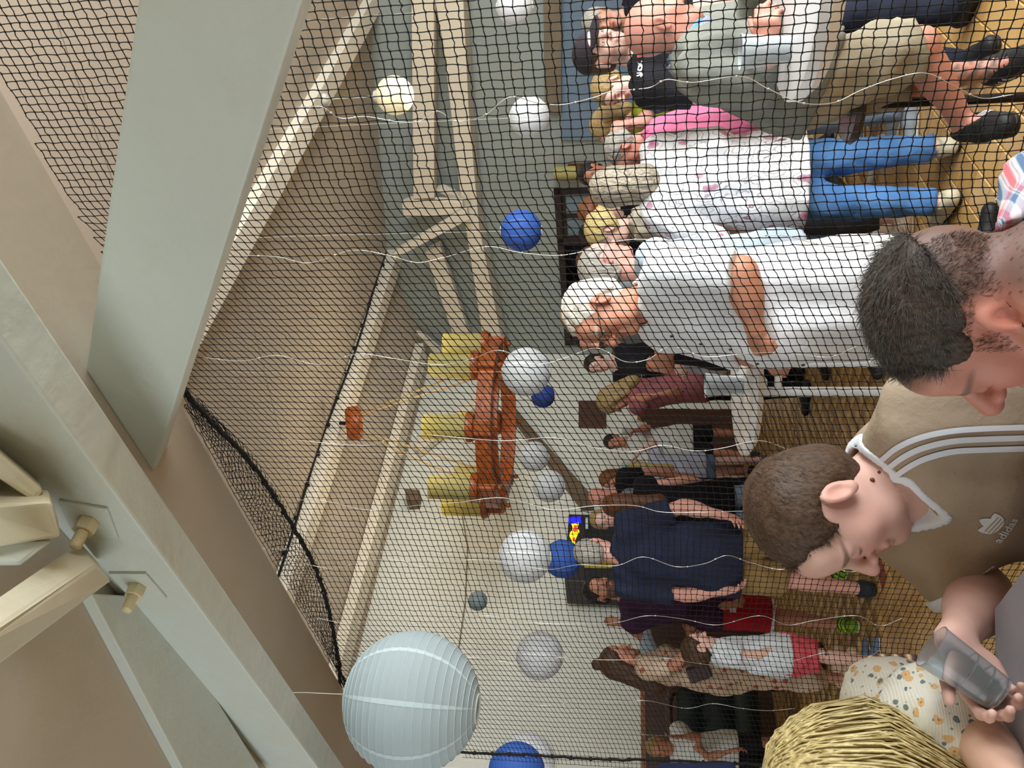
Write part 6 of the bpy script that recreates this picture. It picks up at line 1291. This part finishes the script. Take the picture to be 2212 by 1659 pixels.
# ------------------------------------------------------------------ the three people at the near table
def scalp_strands(o, n, length, r, m, crown, up_mix, keepf, parent, seed=1, name='hair_strands', bend=None, jitter=.18, lift=0.0):
    HS = o['HS']; J = o['J']; me = o['hair'].data; V = np.array([v.co[:] for v in me.vertices]) + np.array(parent_world(o['hair'])); rg = np.random.default_rng(seed)
    ok = keepf(V); V = V[ok]; idx = rg.integers(0, len(V), n); P0 = V[idx] + rg.normal(0, .0015, (n, 3)); e = .003
    g = np.stack([HS.eval(P0 + np.eye(3)[i] * e) - HS.eval(P0 - np.eye(3)[i] * e) for i in range(3)], 1); g /= np.linalg.norm(g, axis=1, keepdims=True) + 1e-9
    fl_ = P0 - crown; fl_ = fl_ - g * (fl_ * g).sum(1, keepdims=True); fl_ /= np.linalg.norm(fl_, axis=1, keepdims=True) + 1e-9
    d = fl_ * (1 - up_mix) + g * up_mix; VF = strands(P0 - g * .003, d, length, r, 2, bend=(-g * .5 if bend is None else bend), seed=seed, jitter=jitter)
    so = smooth_obj(name, VF, m, parent); tag(so, kind='stuff'); return so
# -- man in the plaid shirt, bending over the table
Y2 = 1.04
J = skeleton(PY(2500, 660, Y2)[:2], 1.78, 55, 1.05)
J['head'] = PY(2092, 676, Y2 + .03); look(J, 76, -4, -3); J['hs'] = 1.02
J['nb'] = PY(2212, 618, Y2 - .02); R0 = np.array([math.cos(math.radians(50)), math.sin(math.radians(50)), 0])
J['che'] = J['nb'] + np.array([.03, -.04, -.19]); J['wai'] = J['che'] + np.array([.0, -.03, -.18]); J['pel'] = J['wai'] + np.array([0, -.02, -.16])
for n_, q in (('l', -1), ('r', 1)):
    J[n_ + 'sh'] = J['nb'] + R0 * q * (.16 if q > 0 else .17) + np.array([0, 0, -.10 if q > 0 else -.17]); J[n_ + 'el'] = J[n_ + 'sh'] + np.array([-.06, .03, -.27]); J[n_ + 'wr'] = J[n_ + 'el'] + np.array([-.2, .06, .04])
    J[n_ + 'hip'] = J['pel'] + R0 * q * .09 - np.array([0, 0, .03]); J[n_ + 'kn'] = J[n_ + 'hip'] + np.array([-.38, .05, .0]); J[n_ + 'an'] = np.array([*(J[n_ + 'kn'] + np.array([.03, -.02, 0]))[:2], .08]); J[n_ + 'toe'] = J[n_ + 'an'] + np.array([-.11, .10, -.04])
def plaid():
    t = NT('plaid_shirt'); v = t.coord('Object'); mp = t.n('ShaderNodeMapping'); mp.inputs['Rotation'].default_value = (.2, .1, .75); t.l(v, mp.inputs[0]); sx = t.n('ShaderNodeSeparateXYZ'); t.l(mp.outputs[0], sx.inputs[0])
    def band(o, k, ph): return t.math('FRACT', t.math('ADD', t.math('MULTIPLY', o, k), ph))
    a = band(sx.outputs[0], 36, .1); b = band(sx.outputs[2], 36, .3); st = [(0, srgb('#e8e9ee')), (.30, srgb('#e9b9bd')), (.32, srgb('#e2747e')), (.52, srgb('#e2747e')), (.55, srgb('#dfe4ec')), (.62, srgb('#2f4a66')), (.64, srgb('#e4e8ee')), (.72, srgb('#5b7a9c')), (.95, srgb('#5b7a9c')), (1, srgb('#e8e9ee'))]
    ca = t.ramp(a, st); cb_ = t.ramp(b, st); t.col(t.mix(.5, ca, cb_)); t.rough(.85); t.bump(t.noise(v, 9, 4), .3, .02); return t.m
o2 = person('man with short dark greying hair and a plaid shirt, bending close to the camera', J, 'red', dict(flush=.55, closed=True, beard=.16, beardc=(.22, .17, .15), stubble_scalp=.85, scalpc=(.085, .066, .058), brow=(.16, .11, .09), shape=dict(nose=1.3)), ('short', 'dark', dict(thick=.0018, line=.080, back=.052, vox=.004)),
            dict(mat=plaid(), sleeve=.65, hem=.12, loose=.02, neck=-.03, tilt=-.02), dict(mat=MATS['cloth_dark_jeans'], length=2.0), shoe_set('black', '#17161a', M_dark_sole), .010, .0032, .008)
r, f, u = frame(J['hf'], J['hu']); H = J['head']; M_h2 = hair_mat('hair_greying', '#221b17', '#76706a', (120, 120, 30))
o2['hair'].data.materials[0] = hair_mat('hair_dark_scalp', '#2a211b', '#5a4c42', (120, 120, 60))
scalp_strands(o2, 8500, .026, .00045, M_h2, H - f * .10 + u * .06, .30, lambda V: ((V - H) @ u > .05), o2['root'], 3, jitter=.2)
hv = np.array([v.co[:] for v in o2['body'].data.vertices]) + np.array(parent_world(o2['body'])); q_ = hv - H; sel = ((q_ @ u) > -.075) & ((q_ @ u) < .078) & ((q_ @ f) < .035) & (np.abs(q_ @ r) > .03) & (np.linalg.norm(q_, axis=1) < .14) & ~((np.abs(q_ @ r) > .074) & ((q_ @ u) < .03) & ((q_ @ f) > -.035))
rg = np.random.default_rng(5); P0 = hv[sel][rg.integers(0, sel.sum(), 15000)] + rg.normal(0, .0012, (15000, 3)); gn = nrm(np.zeros(3)) if False else (P0 - (H - f * .012 + u * .01)); gn /= np.linalg.norm(gn, axis=1, keepdims=True); dr = -u[None] * .8 - f[None] * .45 + gn * .25
so = smooth_obj('stubble', strands(P0, dr / np.linalg.norm(dr, axis=1, keepdims=True), 0.005, .00022, 1, None, 6, .2), hair_mat('hair_fade', '#1f1814', '#4a3d34', (160, 160, 160)), o2['root']); tag(so, kind='stuff')

# -- boy in the beige sports T-shirt
Y1 = 1.45
J = skeleton(PY(2400, 1000, Y1)[:2], 1.72, 128, 1.02)
J['head'] = PY(1774, 1104, Y1 - .03); look(J, 112, -24, -6); J['hs'] = 1.0
J['nb'] = PY(1915, 1030, Y1 + .02); Rb = np.array([math.cos(math.radians(140)), math.sin(math.radians(140)), 0])
J['che'] = PY(2090, 1020, Y1 + .04); J['wai'] = PY(2260, 1010, Y1 + .06); J['pel'] = PY(2420, 990, Y1 + .08)
J['lsh'] = PY(2010, 902, Y1 - .06); J['rsh'] = PY(2005, 1155, Y1 + .10)
J['lel'] = PY(2330, 880, Y1 - .12); J['lwr'] = PY(2400, 1080, Y1 - .28)
J['rel'] = PY(2125, 1280, Y1 + .06); J['rwr'] = PY(2062, 1382, Y1 - .14); J['rhd'] = PY(2112, 1462, Y1 - .17) - J['rwr']; J['rhn'] = np.array([.0, 1.0, .2]); J['rth'] = np.array([.1, -.5, 1.0]); J['rcurl'] = (.45, .7, .5); J['rtb'] = .8
for n_, q in (('l', 1), ('r', -1)):
    J[n_ + 'hip'] = J['pel'] + np.array([.085 * q, 0, -.03]); J[n_ + 'kn'] = J[n_ + 'hip'] + np.array([-.25, -.32, .0]); J[n_ + 'an'] = np.array([*(J[n_ + 'kn'] + np.array([.02, .03, 0]))[:2], .08]); J[n_ + 'toe'] = J[n_ + 'an'] + np.array([-.09, -.11, -.04])
M_bt = wc('beige_tee', '#b5a48f', '#a08f7a', .5)
base = (J['lan'] + J['ran']) / 2; t1 = thing('person', 'boy in a beige sports T-shirt with white stripes looking down at his glass', 'person', (base[0], base[1], 0))
bd, _ = body(J, t1, '#dcb2a4', dict(flush=.45, closed=True, brow=(.16, .10, .07), lip=(.55, .22, .2)), .010, .0031, .0035)
o1 = dict(root=t1, J=J, body=bd); r, f, u = frame(J['hf'], J['hu']); H = J['head']
o1['hair'], o1['HS'] = hair_shell(J, t1, hair_mat('hair_boy_scalp', '#3a2a20', '#5f4a3a', (120, 120, 60)), 'short', thick=.0045, line=.070, back=-.080, vox=.0045)
M_h1 = hair_mat('hair_boy', '#2b1d15', '#7a6350', (160, 160, 40)); cr = H - f * .09 + u * .075
scalp_strands(o1, 10000, .022, .00045, M_h1, cr, .13, lambda V: ((V - H) @ u > .02), t1, 8, jitter=.15); scalp_strands(o1, 4500, .009, .0004, M_h1, cr, .12, lambda V: ((V - H) @ u <= .03), t1, 9, name='hair_sides', jitter=.16)
# moles on the neck
nkS = _
for (x, y, s_) in ((1884, 1037, .0042), (1899, 1020, .0028)):
    pm = ray_hit(nkS, x, y, Y1 - .5, Y1 + .3); MB().sphere(pm, s_, 10, 6).build('mole', mat('brown_mole', '#6b4030', .6), t1, smooth=True)
kwT = dict(sleeve=.80, hem=.10, loose=.020, fold=.005, wl=.09, seed=12, neck=-.012); TS = top_sdf(J, **kwT); R_, F_, U_ = torso_frame(J)
vtip = J['nb'] + F_ * .13 - U_ * .040; wedge = dict(t=0, a=J['nb'] + F_ * .085 + U_ * .012, b=vtip, ra=.050, rb=.004, k=.006, f=None, op=-1, cut=(0, 0))
TS.p.append(wedge); tshirt = smooth_obj('t_shirt', TS.mesh(.0075), M_bt, t1); M_wt = cloth('white_ribbing', '#e9eef6', '#d8dfea', .1)
TB = top_sdf(J, **kwT); ncap = [p_ for p_ in TB.p if p_['op'] < 0][0]; TB.p = [dict(p_, ra=p_['ra'] + .003, rb=p_['rb'] + .003) if p_['t'] == 0 else p_ for p_ in TB.p if p_['op'] > 0]
def neck_band(D, X, Y, Z):
    N = np.minimum(SDF.ev(ncap, X, Y, Z), SDF.ev(wedge, X, Y, Z)); return np.maximum(np.maximum(D, -N), N - f32(.016))
TB.post = neck_band; smooth_obj('neck_trim', TB.mesh(.0045, J['nb'] - .2, J['nb'] + .2), M_wt, tshirt)
TS2 = TS
for n_ in 'lr':
    sl_ = SDF(); a = J[n_ + 'sh'] + (J[n_ + 'el'] - J[n_ + 'sh']) * .74; b = J[n_ + 'sh'] + (J[n_ + 'el'] - J[n_ + 'sh']) * .805; sl_.cap(a, b, .0747 + .004, .0742 + .004, 0.0, cut=(1, 1)); sl_.disp = folds(.005, .09, 12); smooth_obj('sleeve_trim', sl_.mesh(.004), M_wt, tshirt)
# three stripes from the collar over the near shoulder
for q in range(3):
    st_ = [(1900 + 14 * q, 990 + 18 * q), (1935 + 14 * q, 962 + 20 * q), (1985 + 8 * q, 940 + 22 * q), (2050 + 4 * q, 926 + 22 * q), (2130, 920 + 23 * q), (2230, 917 + 23 * q)]
    smooth_obj('sleeve_stripe', band_on(TS, st_, [(x + 4, y + 12) for x, y in st_], Y1 - .5, Y1 + .3), M_wt, tshirt)
lc = ray_hit(TS, 2160, 1140, Y1 - .5, Y1 + .3); e = .003
gn = nrm([TS2.eval(np.array([lc + np.eye(3)[i] * e]))[0] - TS2.eval(np.array([lc - np.eye(3)[i] * e]))[0] for i in range(3)]); rt = nrm(np.cross(np.array([0, 0, 1.0]), gn)); up_ = np.cross(gn, rt); ang = math.radians(-25); rt, up_ = rt * math.cos(ang) + up_ * math.sin(ang), up_ * math.cos(ang) - rt * math.sin(ang)
M_logo = mat('white_embroidery', '#eef1f4', .7)
lg = MB()
for a, sc in ((0, 1.0), (.75, .92), (-.75, .92)):
    pts = [];
    for tt in np.linspace(0, 1, 9): pts.append((.0105 * sc * math.sin(tt * math.pi) ** .8, .036 * sc * tt))
    poly = [(x, y) for x, y in pts] + [(-x, y) for x, y in reversed(pts[1:-1])]
    Q = [lc + rt * ((x * math.cos(a) + y * math.sin(a)) * .9) + up_ * (y * math.cos(a) - x * math.sin(a)) for x, y in poly]; Q = TS2.project(np.array(Q), .0028); lg.add(Q, [tuple(range(len(Q)))])
lg.build('leaf_emblem', M_logo, tshirt)
for q in range(3):
    c_ = lc + up_ * (.004 + q * .0055); smooth_obj('emblem_bar', ribbon(TS2, [c_ - rt * .016, c_, c_ + rt * .016], .0016, .0042), M_bt, tshirt)
text_on(TS2, 'adidas', lc - up_ * .018, rt, up_, .020, .003, 'lettering', M_logo, tshirt, .0004)
bs_ = bottom_sdf(J, 1.0, .02); smooth_obj('shorts', bs_.mesh(.014), wc('grey_shorts', '#4a4d55', '#3c3f46'), t1)
for n_ in 'lr': shoe(J, n_, t1, *shoe_set('white_trainer', '#e2e0da'))
ch1 = thing('chair', 'plain chair under the boy in the beige T-shirt', 'chair', (J['pel'][0], J['pel'][1] + .1, 0)); zs = J['pel'][2] - .155
M_dw = mat('dark_brown_wood', '#3b2419', .4, .2, 5); MB().box((J['pel'][0] - .02, J['pel'][1] + .0, zs - .02), (.21, 0, 0), (0, .21, 0), (0, 0, .02)).build('seat', M_dw, ch1, bevel=.006)
for sx in (-1, 1):
    for sy in (-1, 1): MB().tube([(J['pel'][0] - .02 + sx * .18, J['pel'][1] + sy * .18, zs - .04), (J['pel'][0] - .02 + sx * .19, J['pel'][1] + sy * .19, 0)], .018, 8).build('leg', M_dw, ch1)
ch2 = thing('chair', 'plain chair under the man in the plaid shirt', 'chair', (o2['J']['pel'][0], o2['J']['pel'][1], 0)); p2 = o2['J']['pel']; zs = p2[2] - .155; MB().box((p2[0], p2[1], zs - .02), (.21, 0, 0), (0, .21, 0), (0, 0, .02)).build('seat', M_dw, ch2, bevel=.006)
for sx in (-1, 1):
    for sy in (-1, 1): MB().tube([(p2[0] + sx * .18, p2[1] + sy * .18, zs - .04), (p2[0] + sx * .19, p2[1] + sy * .19, 0)], .018, 8).build('leg', M_dw, ch2)
# the tumbler in his hand
M_clear = glass_mat('clear_plastic', '#e6eef4', .12, .86, 1.3)
g0 = PY(2158, 1500, Y1 - .21); g1 = PY(2012, 1396, Y1 - .19); gl_ = np.linalg.norm(g1 - g0); tum = thing('tumbler', 'clear plastic tumbler held by the boy in beige', 'glass', g0)
MB().lathe([(0, 0), (.026, 0), (.034, gl_), (.0355, gl_), (.0345, gl_ - .004), (.0275, .004), (.025, .006), (0, .006)], g0, 40, g1 - g0).build('tumbler_wall', M_clear, tum, smooth=True, sharp=45)
for q in (.25, .5): MB().lathe([(.026 + .008 * q + .0012 * math.cos(a), gl_ * q + .0015 * math.sin(a)) for a in np.linspace(0, 2 * math.pi, 7)[:-1]], g0, 40, g1 - g0, closed=True).build('rib', M_clear, tum, smooth=True)

# -- blond woman in the flowered dress, head bowed
Y3 = 1.44
J = skeleton(PY(2450, 1640, Y3)[:2], 1.66, 190, .95, female=True)
J['head'] = PY(1828, 1702, Y3 - .10); look(J, 185, -48); J['nb'] = PY(1895, 1628, Y3 + .06); J['che'] = PY(2060, 1640, Y3 + .08); J['wai'] = PY(2220, 1630, Y3 + .10); J['pel'] = PY(2380, 1620, Y3 + .14)
J['lsh'] = PY(1925, 1520, Y3 + .02); J['rsh'] = PY(1935, 1750, Y3 + .06); J['lel'] = PY(2115, 1590, Y3 - .10); J['lwr'] = PY(2205, 1720, Y3 - .28); J['rel'] = J['rsh'] + np.array([-.06, -.1, -.24]); J['rwr'] = J['rel'] + np.array([.05, -.2, .03])
for n_, q in (('l', 1), ('r', -1)):
    J[n_ + 'hip'] = J['pel'] + np.array([.085 * q, 0, -.03]); J[n_ + 'kn'] = J[n_ + 'hip'] + np.array([0, -.38, .0]); J[n_ + 'an'] = np.array([*(J[n_ + 'kn'] + np.array([.02, .03, 0]))[:2], .08]); J[n_ + 'toe'] = J[n_ + 'an'] + np.array([0, -.14, -.04])
def flower_mat():
    t = NT('flowered_dress'); v = t.coord('Object'); base = t.ramp(t.noise(v, 4, 3), [(.3, srgb('#d9d8c9')), (.7, srgb('#ece9de'))])
    dn = t.n('ShaderNodeTexNoise'); dn.inputs['Scale'].default_value = 60; t.l(v, dn.inputs['Vector']); mp = t.n('ShaderNodeMix', data_type='VECTOR'); mp.inputs[0].default_value = .010; t.l(v, mp.inputs[4]); t.l(dn.outputs['Color'], mp.inputs[5])
    def vor(sc, off):
        m2 = t.n('ShaderNodeMapping'); m2.inputs['Location'].default_value = off; t.l(mp.outputs[1], m2.inputs[0]); vo = t.n('ShaderNodeTexVoronoi'); vo.inputs['Scale'].default_value = sc; t.l(m2.outputs[0], vo.inputs['Vector']); sp = t.n('ShaderNodeSeparateColor'); t.l(vo.outputs['Color'], sp.inputs[0]); return vo.outputs['Distance'], sp.outputs
    d, s_ = vor(46, (0, 0, 0)); c = t.mix(t.math('MULTIPLY', t.math('LESS_THAN', d, .36), t.math('GREATER_THAN', s_[0], .35)), base, srgb('#d9b380')); c = t.mix(t.math('MULTIPLY', t.math('LESS_THAN', d, .13), t.math('GREATER_THAN', s_[0], .35)), c, srgb('#b07c3c'))
    d2, s2_ = vor(60, (3.1, 1.7, 2.2)); c = t.mix(t.math('MULTIPLY', t.math('LESS_THAN', d2, .26), t.math('GREATER_THAN', s2_[0], .5)), c, srgb('#6f7f80')); d3, s3_ = vor(105, (7.1, 4.7, 1.2)); c = t.mix(t.math('MULTIPLY', t.math('LESS_THAN', d3, .2), t.math('GREATER_THAN', s3_[0], .6)), c, srgb('#839292'))
    t.col(c); t.rough(.85); sx = t.n('ShaderNodeSeparateXYZ'); t.l(v, sx.inputs[0]); rib = t.math('SINE', t.math('MULTIPLY', sx.outputs[2], 1500)); t.bump(t.math('ADD', t.math('MULTIPLY', t.noise(v, 12, 4), 1.0), t.math('MULTIPLY', rib, .03)), .35, .02); return t.m
M_fl = flower_mat(); base = (J['lan'] + J['ran']) / 2; t3 = thing('person', 'woman with long blond hair and a cream flowered dress at the lower edge', 'person', (base[0], base[1], 0))
bd, _ = body(J, t3, '#e0b8a2', dict(flush=.3, closed=True), .010, .006, .005); TS3 = top_sdf(J, sleeve=0, hem=.12, loose=.016, bust=.02, fold=.004, seed=31, neck=-.02); dr3 = smooth_obj('dress_bodice', TS3.mesh(.009), M_fl, t3)
pS = SDF()
for n_ in 'lr':
    a, b = J[n_ + 'sh'], J[n_ + 'el']; ax = nrm(b - a); pS.cap(a + ax * -.01, a + ax * .10, .072, .086, .03); pS.cap(a + ax * .09, a + ax * .135, .086, .060, .02, cut=(0, 1))
pS.disp = folds(.005, .05, 9, 1.0); smooth_obj('puff_sleeves', pS.mesh(.0075), M_fl, dr3)
sk3 = bottom_sdf(J, 1.2, .06, skirt=True); smooth_obj('dress_skirt', sk3.mesh(.014), M_fl, t3)
for n_ in 'lr': shoe(J, n_, t3, *shoe_set('white_trainer', '#e2e0da'))
# hair: locks falling from the parting
rg = np.random.default_rng(21); H = J['head']; r, f, u = frame(J['hf'], J['hu']); locks = MB(); n_l = 2200; K = 8; VV, FF = [], []
down = np.array([0, 0, -1.0]); cenx = H + np.array([0, 0, .0])
for i in range(n_l):
    ph = rg.uniform(0, 2 * math.pi); k_ = rg.uniform(.55, 1.0) if rg.random() < .5 else rg.uniform(.9, 1.04); L_ = rg.uniform(.26, .42); d0 = np.array([math.cos(ph), math.sin(ph), 0]); pts = []
    st_ = H + u * .10 * .92 - f * .02 + rg.normal(0, .012, 3); wv = rg.uniform(0, 6.28); fr = rg.uniform(8, 16)
    for q in range(K + 1):
        tq = q / K; s_ = tq * L_; 
        if s_ < .12: a_ = s_ / .12 * math.pi / 2; rad = .122 * k_ * math.sin(a_); zz_ = .128 * math.cos(a_)
        else: rad = (.122 + .02 * min(1, (s_ - .12) / .05) - .06 * max(0, (s_ - .17) / .2)) * k_; zz_ = -(s_ - .12) * 1.15
        bl = min(1, s_ / .05); p = H + d0 * rad + np.array([0, 0, zz_]); p = p + np.array([-.40, -.02, 0]) * max(0, s_ - .15)
        p = p + (math.sin(fr * tq + wv) * .006 * tq) * np.array([-d0[1], d0[0], 0]) + rg.normal(0, .0012, 3); pts.append(p)
    pts = np.array(pts); rr = .0036 * np.interp(np.linspace(0, 1, K + 1), [0, .15, .7, 1], [.6, 1, .85, .15]) * rg.uniform(.25, .6); tg_ = np.gradient(pts, axis=0); tg_ /= np.linalg.norm(tg_, axis=1, keepdims=True); uu = np.cross(tg_, d0); uu /= np.linalg.norm(uu, axis=1, keepdims=True) + 1e-9; vv = np.cross(tg_, uu)
    base_i = len(VV) * 0 + i * (K + 1) * 4
    for q in range(K + 1):
        for t_ in range(4): VV.append(pts[q] + rr[q] * (1.5 * math.cos(t_ * math.pi / 2) * uu[q] + .7 * math.sin(t_ * math.pi / 2) * vv[q]))
    for q in range(K):
        for t_ in range(4): FF.append((base_i + q * 4 + t_, base_i + q * 4 + (t_ + 1) % 4, base_i + q * 4 + 4 + (t_ + 1) % 4, base_i + q * 4 + 4 + t_))
M_bl = hair_mat('hair_long_blond', '#8a7238', '#e6d49c', (90, 90, 14)); M_bl.node_tree.nodes['Principled BSDF'].inputs['Roughness'].default_value = .38
ho = smooth_obj('hair_locks', (np.array(VV), np.array(FF)), M_bl, t3); tag(ho, kind='stuff')
hs = SDF(); hs.ell(H + np.array([0, 0, .005]), (.116, .116, .122), None, .02); hs.cap(H, H + np.array([-.05, .0, -.16]), .11, .08, .03); smooth_obj('hair', hs.mesh(.008), M_bl, t3)
